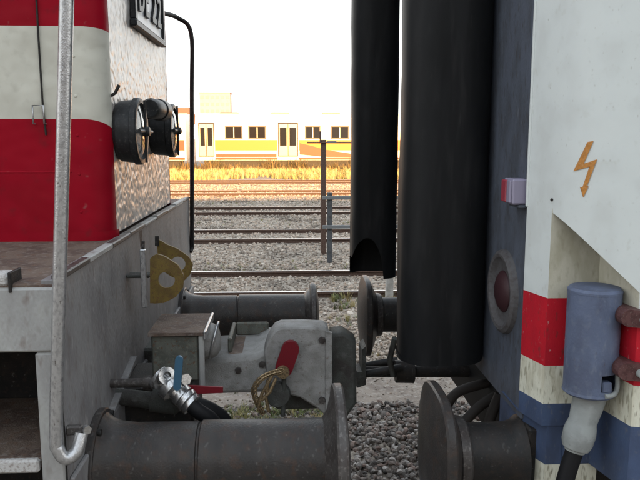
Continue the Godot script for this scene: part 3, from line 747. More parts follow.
	part(hr, "lug", span(Vector3(-0.60, 1.250, -1.862), Vector3(-0.556, 1.276, -1.842), 0.004), M.worn_steel)
	part(hr, "bolt", lathe_mesh(Vector3(-0.552, 1.262, -1.858), Vector3(0.7, 0, 0.7), [Vector2(0, 0.013), Vector2(0.014, 0.013), Vector2(0.014, 0.0)], 6), M.chrome)
	part(t, "handrail", tube_mesh(smooth_path([Vector3(-0.70, 2.76, -4.22), Vector3(-0.63, 2.755, -4.36), Vector3(-0.560, 2.67, -4.40), Vector3(-0.566, 2.3, -4.40), Vector3(-0.586, 1.46, -4.40), Vector3(-0.590, 1.37, -4.40), Vector3(-0.598, 1.345, -4.38)], 6), 0.0135, 12), M.black_steel, "dark handrail at the far corner of the deck")
	# mustard coupling holder
	var hd := sub(t, "coupling_holder", "mustard yellow holder of two plates with round holes")
	part(hd, "plate", holed_plate(poly_at([[150, 258], [156, 254], [164, 256], [178, 265], [184, 276], [183, 288], [176, 297], [164, 303], [150, 304]], -2.60), pz(166.5, 280, -2.60), 0.031, -2.60, -2.614), M.mustard)
	part(hd, "plate", holed_plate(poly_at([[157, 238], [163, 243], [178, 249], [189, 257], [193, 265], [190, 275], [184, 281], [172, 277], [158, 268]], -2.84), pz(178, 264, -2.84), 0.030, -2.84, -2.854), M.mustard)
	part(hd, "angle_bar", span(Vector3(-0.536, 1.425, -2.597), Vector3(-0.516, 1.645, -2.575), 0.003), M.galv)
	part(hd, "mounting_block", span(Vector3(-0.598, 1.53, -2.68), Vector3(-0.510, 1.542, -2.615), 0.003), M.dark_casting)
	part(hd, "pin", tube_mesh([Vector3(-0.525, 1.645, -2.585), Vector3(-0.523, 1.675, -2.585)], 0.006, 8), M.black_steel)
	part(hd, "pin", tube_mesh([pv(157, 246, -2.83), pv(157, 236, -2.83)], 0.008, 8), M.black_steel)
	# junction box on the front plate
	var jb := sub(t, "junction_box", "grey green box with a rusty lid")
	part(jb, "box_body", span(Vector3(-0.492, 1.165, -2.75), Vector3(-0.322, 1.338, -2.505), 0.006), M.green_grey)
	part(jb, "lid", prism_mesh([Vector2(-0.50, 0), Vector2(-0.302, 0), Vector2(-0.302, 0.012), Vector2(-0.50, 0.012)], -2.775, -2.490, Vector3(0, 1.340, 0)), M.rust_deck)
	part(jb, "side_flange", span(Vector3(-0.320, 1.13, -2.515), Vector3(-0.300, 1.338, -2.495), 0.004), M.loco_grey)
	part(jb, "lid_edge", span(Vector3(-0.301, 1.325, -2.775), Vector3(-0.291, 1.356, -2.488), 0.003), M.galv)
	part(jb, "round_cap", lathe_mesh(Vector3(-0.322, 1.272, -2.66), Vector3(1, 0.1, 0), [Vector2(0, 0.072), Vector2(0.03, 0.070), Vector2(0.05, 0.060), Vector2(0.064, 0.04), Vector2(0.07, 0.0)], 26), M.casting)
	part(jb, "cap_wire", tube_mesh(arc(Vector3(-0.280, 1.275, -2.66), Vector3(0.25, 1, 0).normalized(), Vector3(0, 0, 1), 0.07, 0, TAU, 24), 0.005, 6), M.galv)
	part(jb, "lower_bracket", span(Vector3(-0.598, 0.98, -2.74), Vector3(-0.34, 1.163, -2.46), 0.008), M.black_steel)
	# coupler casting
	var cp := sub(t, "coupler", "grey cast coupler head with a stepped arm")
	var rx := -2.72
	part(cp, "arm", bevel_prism(poly_at([[196, 361], [255, 356], [266, 350], [275, 350], [292, 392], [215, 395], [196, 396]], rx), rx, rx - 0.34, 0.018), M.casting)
	part(cp, "shank", span(Vector3(-0.62, 1.02, -3.22), Vector3(-0.33, 1.17, -2.90), 0.01), M.dark_casting)
	part(cp, "head_block", bevel_prism(poly_at([[264, 352], [267, 343], [271, 335], [275, 330], [281, 327.5], [303, 327], [324, 328], [329, 331], [330, 336], [330, 420], [316, 408], [300, 398], [284, 394], [268, 384]], rx + 0.02), rx + 0.02, rx - 0.10, 0.009), M.casting)
	part(cp, "rear_block", span(Vector3(-0.05, 0.92, rx - 0.38), Vector3(0.17, 1.19, rx - 0.101), 0.01), M.dark_casting)
	part(cp, "tray", span(Vector3(-0.235, 1.17, rx - 0.30), Vector3(-0.082, 1.185, rx - 0.05), 0.003), M.rust_deck)
	for s in [[Vector3(-0.238, 1.185, rx - 0.32), Vector3(-0.222, 1.245, rx - 0.06)], [Vector3(-0.222, 1.186, rx - 0.33), Vector3(-0.078, 1.243, rx - 0.31)]]:
		part(cp, "tray_rim", span(s[0], s[1], 0.006), M.green_grey)
	part(cp, "jaw", bevel_prism(poly_at([[331, 334], [344, 333], [356, 341], [357, 404], [346, 420], [331, 420]], rx - 0.05), rx - 0.05, rx - 0.16, 0.014), M.dark_casting)
	for q in [[262, 366], [238, 372], [322, 340], [322, 400]]:
		part(cp, "bolt", lathe_mesh(pv(q[0], q[1], rx + 0.02) - Vector3(0, 0, 0.024 if q[0] < 270 else 0.0), Vector3(0, 0, 1), [Vector2(0, 0.015), Vector2(0.010, 0.014), Vector2(0.012, 0.0)], 6), M.worn_steel)
	part(cp, "jaw_tongue", prism_mesh(poly_at([[357, 372], [362, 372], [362, 350], [366, 346], [366, 385], [357, 388]], rx - 0.3), rx - 0.3, rx - 0.42), M.dark_casting)
	part(cp, "face_rib", prism_mesh(poly_at([[326, 332], [332, 333], [332, 418], [326, 414]], rx + 0.03), rx + 0.03, rx + 0.01), M.casting)
	st = new_st()
	for k in 40:                                                     # rough cast crust on the upper edge
		var q := pv(rng.randf_range(282, 326), rng.randf_range(326.5, 329), rx - rng.randf_range(0.0, 0.08))
		bbox(st, q, Vector3(0.014, 0.008, 0.014) * rng.randf_range(0.5, 1.2), 0.002, Basis(Vector3(rng.randf(), rng.randf(), rng.randf()).normalized(), rng.randf() * 3.0))
	part(cp, "cast_crust", done(st), M.casting)
	# release lever and chain
	var lv := sub(t, "release_lever", "red paddle lever hanging with a chain on the coupler")
	part(lv, "paddle", prism_mesh(_capsule(pz(290.5, 350, -2.64), pz(284, 369, -2.64), 0.034), -2.64, -2.665), M.red_handle)
	part(lv, "pivot", lathe_mesh(pv(283, 372, -2.62), Vector3(0, 0, 1), [Vector2(-0.08, 0.0), Vector2(-0.08, 0.02), Vector2(0.0, 0.02), Vector2(0.0, 0.026), Vector2(0.012, 0.024), Vector2(0.012, 0.0)], 18), M.brass)
	part(lv, "cam", lathe_mesh(pv(278, 395, -2.66), Vector3(0.1, 0.1, 1), [Vector2(-0.05, 0.0), Vector2(-0.05, 0.045), Vector2(-0.01, 0.052), Vector2(0.01, 0.045), Vector2(0.015, 0.0)], 22), M.dark_casting)
	var path := smooth_path([pv(281, 371, -2.61), pv(270, 374, -2.61), pv(260, 380, -2.60), pv(254, 390, -2.60), pv(257, 402, -2.60), pv(262, 412, -2.60)], 5)
	for i in path.size() - 1:
		var d: Vector3 = (path[i + 1] - path[i]).normalized()
		var s := d.cross(Vector3(0, 0, 1)).normalized() if i % 2 == 0 else Vector3(0, 0, 1)
		var ring := []
		for k in 13:
			var a := TAU * k / 12.0
			ring.append((path[i] + path[i + 1]) * 0.5 + d * cos(a) * 0.016 + s * sin(a) * 0.009)
		part(lv, "chain_link", tube_mesh(ring, 0.0035, 5), M.brass)
	for q in [[[272, 376], [262, 394], [258, 408]], [[268, 380], [266, 398], [269, 412]], [[276, 378], [270, 392], [262, 400]]]:
		part(lv, "rod", tube_mesh([pv(q[0][0], q[0][1], -2.60), pv(q[1][0], q[1][1], -2.59), pv(q[2][0], q[2][1], -2.59)], 0.007, 8), M.brass)
	part(lv, "hanger", tube_mesh([pv(284, 378, -2.66), pv(283, 416, -2.66)], 0.010, 8), M.dark_casting)
	# air cocks with hoses
	var ac := sub(t, "air_cock", "shiny air cock with a blue handle")
	var c0 := pv(140, 383, -2.34); var c1 := pv(163, 381, -2.33); var c2 := pv(177, 392, -2.31); var c3 := pv(198, 411, -2.28)
	part(ac, "inlet_pipe", tube_mesh([Vector3(-0.60, c0.y, c0.z), c0, c1], 0.016, 12), M.worn_steel)
	part(ac, "inlet_nut", lathe_mesh(pv(144, 383, -2.34), Vector3(1, 0, 0), [Vector2(0, 0.012), Vector2(0, 0.026), Vector2(0.03, 0.026), Vector2(0.03, 0.012)], 6), M.worn_steel)
	var dirv := (c3 - c1).normalized()
	var bl := [[0.0, 0.024], [0.004, 0.042], [0.020, 0.044], [0.026, 0.030], [0.042, 0.030], [0.05, 0.046], [0.078, 0.046], [0.088, 0.030], [0.10, 0.028]]
	var pr := []
	for q in bl: pr.append(Vector2(q[0], q[1]))
	part(ac, "valve_body", lathe_mesh(c1 - dirv * 0.03, dirv, pr, 18), M.chrome)
	part(ac, "union_nut", lathe_mesh(c2 + dirv * 0.01, dirv, [Vector2(0, 0.02), Vector2(0, 0.040), Vector2(0.018, 0.040), Vector2(0.02, 0.033), Vector2(0.024, 0.033), Vector2(0.026, 0.042), Vector2(0.040, 0.042), Vector2(0.042, 0.034), Vector2(0.046, 0.040), Vector2(0.060, 0.040), Vector2(0.064, 0.026)], 8), M.chrome)
	part(ac, "clamp_ring", lathe_mesh(pv(166, 376, -2.30), Vector3(0.5, 0.3, 0.8), [Vector2(0, 0.014), Vector2(0, 0.030), Vector2(0.012, 0.030), Vector2(0.012, 0.014)], 16), M.chrome)
	part(ac, "clamp_ring", lathe_mesh(pv(158, 379, -2.30), Vector3(0.9, -0.2, 0.4), [Vector2(0, 0.016), Vector2(0, 0.034), Vector2(0.009, 0.034), Vector2(0.009, 0.016)], 16), M.chrome)
	part(ac, "stem_nut", lathe_mesh(pv(184, 379, -2.29), Vector3(0.6, 0.2, 0.9), [Vector2(0, 0.010), Vector2(0, 0.020), Vector2(0.018, 0.020), Vector2(0.018, 0.0)], 6), M.chrome)
	part(ac, "handle", prism_mesh(_capsule(pz(179, 360, -2.25), pz(177, 387, -2.25), 0.0125), -2.25, -2.262), M.blue_handle)
	part(ac, "hose", tube_mesh(smooth_path([c2 + dirv * 0.04, c3, pv(212, 421, -2.30), pv(222, 440, -2.36), pv(224, 480, -2.5)], 5), 0.026, 12), M.hose)
	var ac2 := sub(t, "air_cock", "air cock with a flat red handle")
	part(ac2, "valve_body", lathe_mesh(pv(166, 402, -2.40), Vector3(1, -0.1, 0.1), [Vector2(-0.2, 0.0), Vector2(-0.2, 0.03), Vector2(-0.05, 0.03), Vector2(-0.05, 0.04), Vector2(0.04, 0.04), Vector2(0.05, 0.03), Vector2(0.1, 0.028), Vector2(0.1, 0.0)], 18), M.dark_casting)
	part(ac2, "handle", prism_mesh(poly_at([[188, 386], [193, 386], [223, 387.5], [223, 393], [196, 394], [188, 392]], -2.33), -2.33, -2.340), M.red_handle)
	part(ac2, "hose", tube_mesh(smooth_path([pv(188, 404, -2.40), pv(206, 408, -2.40), pv(226, 424, -2.44), pv(234, 460, -2.52)], 5), 0.028, 12), M.hose)
	# buffers
	buffer(t, -0.598, 1.0, -2.14, 0.200, true)
	buffer(t, -0.598, 1.0, -3.975, 0.190, true, 0.19)

func _grow(plan: Array, d: float) -> Array:
	var out := []
	for i in plan.size():
		var a: Vector2 = plan[maxi(i - 1, 0)]; var b: Vector2 = plan[mini(i + 1, plan.size() - 1)]
		var e := (b - a).normalized()
		out.append(plan[i] + Vector2(-e.y, e.x) * d)
	return out

func _capsule(a: Vector2, b: Vector2, r: float) -> Array:
	var out := []
	var d := (b - a).normalized()
	for k in 9: out.append(a + (-d).rotated(-PI / 2 + PI * k / 8.0) * r)
	for k in 9: out.append(b + d.rotated(-PI / 2 + PI * k / 8.0) * r)
	return out

# ------------------------------------------------------------------ coach
# plan of the outer shell at the coach corner: z of the skin for a given x
const SHELL := [[0.742, -2.120], [0.758, -2.060], [0.777, -2.000], [0.800, -1.950], [0.830, -1.908], [0.865, -1.872], [0.910, -1.842], [0.958, -1.822], [1.05, -1.802], [1.25, -1.772], [1.6, -1.728], [2.2, -1.68], [3.0, -1.66], [13.0, -1.66]]

var skin_points := []
func skin_z(x: float) -> float:
	if skin_points.is_empty(): skin_points = shell_plan(0.742, 13.0)
	for i in skin_points.size() - 1:
		if x <= skin_points[i + 1].x:
			return lerpf(skin_points[i].y, skin_points[i + 1].y, (x - skin_points[i].x) / (skin_points[i + 1].x - skin_points[i].x))
	return -1.66

func shell_plan(x0: float, x1: float) -> Array:
	var out := []
	var cv := []
	for q in SHELL: cv.append(Vector3(q[0], 0, q[1]))
	for q in smooth_path(cv, 4):
		if q.x >= x0 - 1e-4 and q.x <= x1 + 1e-4: out.append(Vector2(q.x, q.z))
	return out

func cut_y(x: float) -> float:            # lower edge of the overhanging skin
	if x < 0.777: return 1.834
	return lerpf(1.834, 1.634, (x - 0.777) / (0.958 - 0.777)) - 0.006 * sin((x - 0.777) / 0.181 * PI)

func make_coach() -> void:
	var t := thing("passenger_coach", Vector3(6.0, 0, TC), "white passenger coach with red and blue stripes and black rubber gangway", "coach")
	var st: SurfaceTool
	# running gear (out of sight) that carries the body
	part(t, "underframe", span(Vector3(1.14, 0.80, TC - 0.9), Vector3(13.0, 1.14, TC + 0.9), 0.01), M.black_steel)
	part(t, "bogie_frame", span(Vector3(2.2, 0.40, TC - 1.0), Vector3(5.6, 0.80, TC + 1.0), 0.03), M.black_steel)
	for x in [2.7, 5.2, 11.0]: wheel_set(t, x, 0.46)
	# overhanging side skin
	var full := shell_plan(0.742, 13.0)
	var ys := []; var hi := []
	for q in full:
		ys.append(cut_y(q.x) if q.x < 0.9585 else 1.58); hi.append(3.45)
	var upper := []; var upy := []; var uphi := []
	for i in full.size():
		if full[i].x < 0.9585: upper.append(full[i]); upy.append(cut_y(full[i].x)); uphi.append(3.45)
	part(t, "corner_skin", wall_mesh(upper, upy, uphi, true, -1.0), M.coach_white, "white speckled outer skin with a slanting lower edge")
	# thickness and underside of the skin edge, down to the niche wall
	st = new_st()
	for i in upper.size() - 1:
		if upper[i].x < 0.7765: continue
		var a: Vector2 = upper[i]; var b: Vector2 = upper[i + 1]
		var ai := Vector2(a.x + 0.003, a.y - 0.005); var bi := Vector2(b.x + 0.003, b.y - 0.005)
		quad(st, Vector3(a.x, upy[i], a.y), Vector3(b.x, upy[i + 1], b.y), Vector3(bi.x, upy[i + 1], bi.y), Vector3(ai.x, upy[i], ai.y), Vector3.DOWN)
		quad(st, Vector3(ai.x, upy[i], ai.y), Vector3(bi.x, upy[i + 1], bi.y), Vector3(bi.x, upy[i + 1] + 0.16, bi.y), Vector3(ai.x, upy[i] + 0.16, ai.y), Vector3.FORWARD)
		quad(st, Vector3(ai.x, upy[i] + 0.16, ai.y), Vector3(bi.x, upy[i + 1] + 0.16, bi.y), Vector3(bi.x, upy[i + 1] + 0.16, -2.01), Vector3(ai.x, upy[i] + 0.16, -2.01), Vector3.DOWN)
	part(t, "skin_edge", done(st), M.end_grey)
	var side := shell_plan(0.958, 13.0)
	part(t, "side_wall", wall_mesh(side, 1.580, 3.45, true, -1.0), M.coach_white)
	part(t, "side_red_stripe", wall_mesh(side, 1.372, 1.580, true, -1.0), M.stripe_red)
	part(t, "side_white_stripe", wall_mesh(side, 1.253, 1.372, true, -1.0), M.coach_streaked)
	part(t, "side_blue_stripe", wall_mesh(side, 1.06, 1.253, true, -1.0), M.stripe_blue)
	part(t, "side_skirt", wall_mesh(side, 0.92, 1.06, true, -1.0), M.coach_streaked)
	# corner post (on the end) and the niche
	var A := [Vector2(0.742, -2.120), Vector2(0.758, -2.060), Vector2(0.774, -2.000)]
	var N := [Vector2(0.774, -2.000), Vector2(0.925, -2.000), Vector2(0.958, -1.822)]
	part(t, "corner_post", wall_mesh(A, 1.580, 1.8345, true, -1.0), M.coach_white)
	part(t, "screw", lathe_mesh(Vector3(0.7745, 1.872, -2.005), Vector3(-1, 0, 0.4), [Vector2(0, 0.005), Vector2(0.003, 0.004), Vector2(0.003, 0.0)], 10), M.black_steel)
	part(t, "niche_wall", wall_mesh([Vector2(0.774, -2.000), Vector2(0.800, -2.000), N[1], N[2]], [1.580, 1.580, 1.580, 1.580], [1.836, 1.95, 1.95, 1.80], false, -1.0), M.niche, "dirty cream niche wall with shade in its colour under the slanting skin")
	for q in [[A, "corner"], [N, "niche"]]:
		part(t, q[1] + "_red_stripe", wall_mesh(q[0], 1.372, 1.580, false, -1.0), M.stripe_red)
		part(t, q[1] + "_white_stripe", wall_mesh(q[0], 1.253, 1.372, false, -1.0), M.coach_streaked)
	part(t, "corner_blue_stripe", wall_mesh([A[0], A[1], A[2], Vector2(0.842, -2.000)], 1.183, 1.253, false, -1.0), M.stripe_blue)
	part(t, "niche_blue_stripe", wall_mesh([Vector2(0.842, -2.000), N[1], N[2]], 1.06, 1.253, false, -1.0), M.stripe_blue)
	st = new_st()
	quad(st, Vector3(0.742, 1.183, -2.12), Vector3(0.774, 1.183, -2.0), Vector3(0.842, 1.183, -2.0), Vector3(0.842, 1.183, -2.3), Vector3.DOWN)
	tri(st, Vector3(0.742, 1.183, -2.12), Vector3(0.842, 1.183, -2.3), Vector3(0.742, 1.183, -2.3), Vector3.DOWN)
	part(t, "corner_underside", done(st), M.stripe_blue)
	# set back lower skirt
	var L := [Vector2(0.752, -2.34), Vector2(0.756, -2.12), Vector2(0.792, -2.006), Vector2(0.955, -2.006)]
	part(t, "lower_blue_skirt", wall_mesh(L, 1.055, 1.1825, false, -1.0), M.stripe_blue)
	part(t, "lower_cream_skirt", wall_mesh(L, 0.86, 1.055, false, -1.0), M.coach_streaked)
	# end wall
	part(t, "end_wall", span(Vector3(0.748, 1.155, -4.08), Vector3(0.80, 3.45, -2.115), 0.004), M.end_grey, "dark blue grey end wall")
	part(t, "end_wall_edge", span(Vector3(0.738, 1.84, -2.126), Vector3(0.752, 3.45, -2.114), 0.003), M.coach_white)
	part(t, "far_corner_post", wall_mesh([Vector2(0.80, -4.20), Vector2(0.748, -4.08)], 1.183, 3.45, false, -1.0), M.coach_white)
	part(t, "far_side_wall", span(Vector3(0.80, 0.92, -4.54), Vector3(13.0, 3.45, -4.50), 0.004), M.coach_white)
	part(t, "far_corner", wall_mesh([Vector2(0.80, -4.20), Vector2(1.1, -4.40), Vector2(2.2, -4.52)], 0.92, 3.45, true, 1.0), M.coach_white)
	var rp := []
	for k in 13:
		var a := PI * k / 12.0
		rp.append(Vector2(TC + cos(a) * 1.43, 3.45 + sin(a) * 0.45))
	part(t, "roof", prism_mesh(rp, -0.77, -13.0, Vector3.ZERO, Basis(Vector3(0, 0, 1), Vector3(0, 1, 0), Vector3(-1, 0, 0))), M.end_grey)
	part(t, "end_door", span(Vector3(0.738, 1.20, -3.52), Vector3(0.7475, 3.10, -2.68), 0.004), M.end_grey)
	for i in 4:
		var x := 4.2 + i * 2.2
		var w := part(t, "window", span(Vector3(x - 0.62, 2.05, -1.668), Vector3(x + 0.62, 2.95, -1.640), 0.02), M.end_grey)
		part(w, "pane", span(Vector3(x - 0.57, 2.10, -1.645), Vector3(x + 0.57, 2.90, -1.638), 0.003), M.train_glass)
	# flash sign painted on the skin
	var flash := [[588, 142], [593.5, 141], [583.5, 164], [597, 159.5], [587, 186], [588.5, 186.5], [583.5, 197], [580.5, 187], [583, 187.5], [590, 166.5], [574, 171]]
	st = new_st()
	var poly := PackedVector2Array()
	for q in flash:
		var g := pz(q[0], q[1], -1.90)
		for k in 12: g = pz(q[0], q[1], skin_z(g.x) + 0.004)
		poly.append(g)
	var idx := Geometry2D.triangulate_polygon(poly)
	var todo := []
	for i in range(0, idx.size(), 3): todo.append([poly[idx[i]], poly[idx[i + 1]], poly[idx[i + 2]]])
	for level in 4:                                                  # split so that the mark follows the curved skin
		var next := []
		for q in todo:
			var ab: Vector2 = (q[0] + q[1]) * 0.5; var bc: Vector2 = (q[1] + q[2]) * 0.5; var ca: Vector2 = (q[2] + q[0]) * 0.5
			next.append([q[0], ab, ca]); next.append([ab, q[1], bc]); next.append([ca, bc, q[2]]); next.append([ab, bc, ca])
		todo = next
	for q in todo:
		var v := []
		for g in q: v.append(Vector3(g.x, g.y, skin_z(g.x) + 0.004))
		tri(st, v[0], v[1], v[2], Vector3(-0.4, 0, 1))
	for i in poly.size():
		var a := poly[i]; var b := poly[(i + 1) % poly.size()]
		quad(st, Vector3(a.x, a.y, skin_z(a.x) + 0.004), Vector3(b.x, b.y, skin_z(b.x) + 0.004), Vector3(b.x, b.y, skin_z(b.x) - 0.003), Vector3(a.x, a.y, skin_z(a.x) - 0.003), Vector3(a.y - b.y, b.x - a.x, 0))
	part(t, "flash_sign", done(st), M.bolt_orange, "orange lightning flash warning mark")
	# tail lamp and marker
	var tl := sub(t, "tail_lamp", "round tail lamp with a dark red lens in a grey ring")
	var tc := Vector3(0.748, 1.530, -2.325)
	part(tl, "ring", lathe_mesh(tc, Vector3(-1, 0, 0), [Vector2(0, 0.146), Vector2(0.014, 0.142), Vector2(0.022, 0.130), Vector2(0.020, 0.118), Vector2(0.008, 0.108), Vector2(0.004, 0.098), Vector2(0.004, 0.0)], 44), M.lamp_ring)
	part(tl, "lens", lathe_mesh(tc, Vector3(-1, 0, 0), [Vector2(0.004, 0.072), Vector2(0.008, 0.071), Vector2(0.018, 0.058), Vector2(0.025, 0.04), Vector2(0.027, 0.0)], 36), M.lens_red)
	var mk := sub(t, "marker_lamp", "small square red and pale marker lamp")
	part(mk, "housing", span(Vector3(0.700, 1.845, -2.225), Vector3(0.748, 1.925, -2.135), 0.005), M.marker_pale)
	part(mk, "red_lens", span(Vector3(0.690, 1.850, -2.220), Vector3(0.7005, 1.920, -2.175), 0.003), M.marker_red)
	part(mk, "clear_lens", span(Vector3(0.692, 1.850, -2.172), Vector3(0.7005, 1.920, -2.140), 0.003), M.marker_pale)
	part(mk, "bracket", span(Vector3(0.72, 1.835, -2.23), Vector3(0.748, 1.844, -2.13), 0.002), M.end_grey)
	# gangway rubbers
	var gw := sub(t, "gangway", "black rubber gangway seal of vertical tubes")
	part(gw, "near_tube", _sleeve(0.429, 0.746, -2.465, -2.745, 0.115, 1.228, 3.2, false), M.rubber)
	part(gw, "near_tube_hem", _sleeve(0.425, 0.744, -2.461, -2.749, 0.117, 1.220, 1.238, false), M.rubber)
	part(gw, "far_tube", _sleeve(0.345, 0.584, -3.56, -3.80, 0.09, 1.325, 3.2, true), M.rubber)
	part(gw, "top_tube", span(Vector3(0.36, 3.18, -3.80), Vector3(0.746, 3.42, -2.36), 0.08), M.rubber)
	part(gw, "far_mount", span(Vector3(0.60, 1.9, -3.72), Vector3(0.747, 1.94, -3.66), 0.004), M.black_steel)
	# draw hook
	var dh := sub(t, "draw_hook")
	part(dh, "bar", tube_mesh([Vector3(0.36, 0.985, TC), Vector3(1.06, 0.98, TC)], [0.024, 0.032], 12), M.black_steel)
	part(dh, "nut", lathe_mesh(Vector3(0.50, 0.985, TC), Vector3(1, 0, 0), [Vector2(0, 0.02), Vector2(0, 0.052), Vector2(0.085, 0.055), Vector2(0.085, 0.02)], 8), M.black_steel)
	part(dh, "shackle", tube_mesh(smooth_path([Vector3(0.52, 1.02, TC + 0.05), Vector3(0.40, 1.00, TC + 0.055), Vector3(0.32, 0.985, TC + 0.03), Vector3(0.32, 0.985, TC - 0.03), Vector3(0.40, 1.00, TC - 0.055), Vector3(0.52, 1.02, TC - 0.05)], 5), 0.018, 10), M.black_steel)
	part(dh, "arm", tube_mesh([Vector3(0.475, 1.0, TC + 0.10), Vector3(0.455, 1.08, TC + 0.12), Vector3(0.47, 1.19, TC + 0.16)], 0.013, 8), M.dark_casting)
	part(dh, "drawbar_plate", span(Vector3(1.04, 0.84, TC - 0.28), Vector3(1.10, 1.15, TC + 0.28), 0.01), M.black_steel)
	# brake hoses
	for q in [[[1.08, 1.06, -2.78], [0.92, 1.05, -2.78], [0.80, 1.03, -2.78], [0.70, 0.99, -2.78], [0.66, 0.90, -2.78], [0.68, 0.80, -2.79], [0.74, 0.72, -2.80]], [[1.08, 1.04, -2.70], [0.90, 1.03, -2.70], [0.80, 0.98, -2.70], [0.74, 0.93, -2.69], [0.68, 0.85, -2.70], [0.62, 0.77, -2.72]], [[0.84, 1.05, -2.62], [0.80, 0.93, -2.62], [0.79, 0.80, -2.63], [0.80, 0.66, -2.64]], [[0.88, 1.05, -2.55], [0.86, 0.93, -2.55], [0.85, 0.78, -2.56], [0.87, 0.66, -2.57]]]:
		var pts := []
		for v in q: pts.append(Vector3(v[0], v[1], v[2]))
		part(t, "brake_hose", tube_mesh(smooth_path(pts, 6), 0.021, 12), M.old_hose)
	# cable socket hanging in the niche
	var sk := sub(t, "cable_socket", "blue grey cylindrical cable socket with a grey plug and cable")
	var so := Vector3(0.872, 1.334, -1.905)
	var cut := 0.55
	st = new_st(); st.set_smooth_group(1)
	var seg := 48
	for k in seg:
		var a0 := TAU * k / seg; var a1 := TAU * (k + 1) / seg
		var am := (a0 + a1) * 0.5
		# window in the front of the tube: angle 90 deg faces the camera (+z)
		var open := am > deg_to_rad(42) and am < deg_to_rad(92)
		var d0 := Vector3(cos(a0), 0, sin(a0)); var d1 := Vector3(cos(a1), 0, sin(a1))
		for band in [[0.0, 0.014, true], [0.014, 0.062, not open], [0.062, 0.288, true]]:
			if band[2]:
				for rr in [0.0735, 0.068]:
					quad(st, so + d0 * rr + Vector3(0, band[0], 0), so + d1 * rr + Vector3(0, band[0], 0), so + d1 * rr + Vector3(0, band[1], 0), so + d0 * rr + Vector3(0, band[1], 0), d0 if rr > 0.07 else -d0)
	part(sk, "tube", done(st), M.socket_blue)
	part(sk, "cap", lathe_mesh(so + Vector3(0, 0.287, 0), Vector3.UP, [Vector2(0, 0.0745), Vector2(0.006, 0.0745), Vector2(0.013, 0.068), Vector2(0.016, 0.0)], 40), M.socket_blue)
	part(sk, "bottom_rim", lathe_mesh(so + Vector3(0, 0.0, 0), Vector3.DOWN, [Vector2(-0.004, 0.074), Vector2(0.004, 0.076), Vector2(0.010, 0.070), Vector2(0.012, 0.05)], 40), M.socket_blue)
	part(sk, "catch", span(so + Vector3(0.005, 0.012, 0.042), so + Vector3(0.034, 0.042, 0.070), 0.004), M.socket_blue)
	part(sk, "catch_strip", span(so + Vector3(-0.022, 0.020, 0.05), so + Vector3(0.004, 0.034, 0.064), 0.003), M.plug_grey)
	part(sk, "catch_loop", tube_mesh(smooth_path([so + Vector3(0.012, 0.004, 0.074), so + Vector3(0.040, 0.006, 0.066), so + Vector3(0.056, 0.022, 0.052), so + Vector3(0.056, 0.060, 0.050)], 5), 0.007, 8), M.plug_grey)
	for y in [0.085, 0.235]:
		var lg := part(sk, "lug", prism_mesh(_capsule(Vector2(0.925, so.y + y), Vector2(0.966, so.y + y - 0.004), 0.024), -1.800, -1.90), M.lug_pink)
		part(lg, "bolt", lathe_mesh(Vector3(0.964, so.y + y - 0.004, -1.800), Vector3(0, 0, 1), [Vector2(0, 0.013), Vector2(0.011, 0.012), Vector2(0.013, 0.0)], 12), M.plug_grey)
	var pa := Vector3(0.880, 1.335, -1.905); var pb := Vector3(0.834, 1.150, -1.895)
	var pl := pa.distance_to(pb)
	part(sk, "plug", lathe_mesh(pa, pb - pa, [Vector2(0, 0.0), Vector2(0, 0.047), Vector2(0.03, 0.046), Vector2(pl * 0.52, 0.039), Vector2(pl * 0.60, 0.043), Vector2(pl * 0.70, 0.046), Vector2(pl * 0.86, 0.044), Vector2(pl * 0.95, 0.038), Vector2(pl * 0.97, 0.030), Vector2(pl, 0.029), Vector2(pl, 0.0)], 32), M.plug_grey)
	part(sk, "cable", tube_mesh(smooth_path([pb, Vector3(0.815, 1.085, -1.892), Vector3(0.80, 1.0, -1.89), Vector3(0.81, 0.86, -1.90), Vector3(0.90, 0.74, -1.95), Vector3(1.05, 0.78, -2.05), Vector3(1.08, 0.95, -2.15)], 6), 0.0255, 14), M.hose)
	# buffers
	buffer(t, 0.775, -1.0, -2.14, 0.440, false)
	buffer(t, 0.775, -1.0, -3.975, 0.418, false)
	part(t, "added_dark_panel", span(Vector3(0.84, 0.83, -3.62), Vector3(0.90, 1.15, -2.50), 0.004), M.hose)  # added dark panel standing in for the shaded void under the end wall
	part(t, "headstock", span(Vector3(1.10, 0.84, -4.2), Vector3(1.14, 1.14, -2.05), 0.004), M.black_steel)

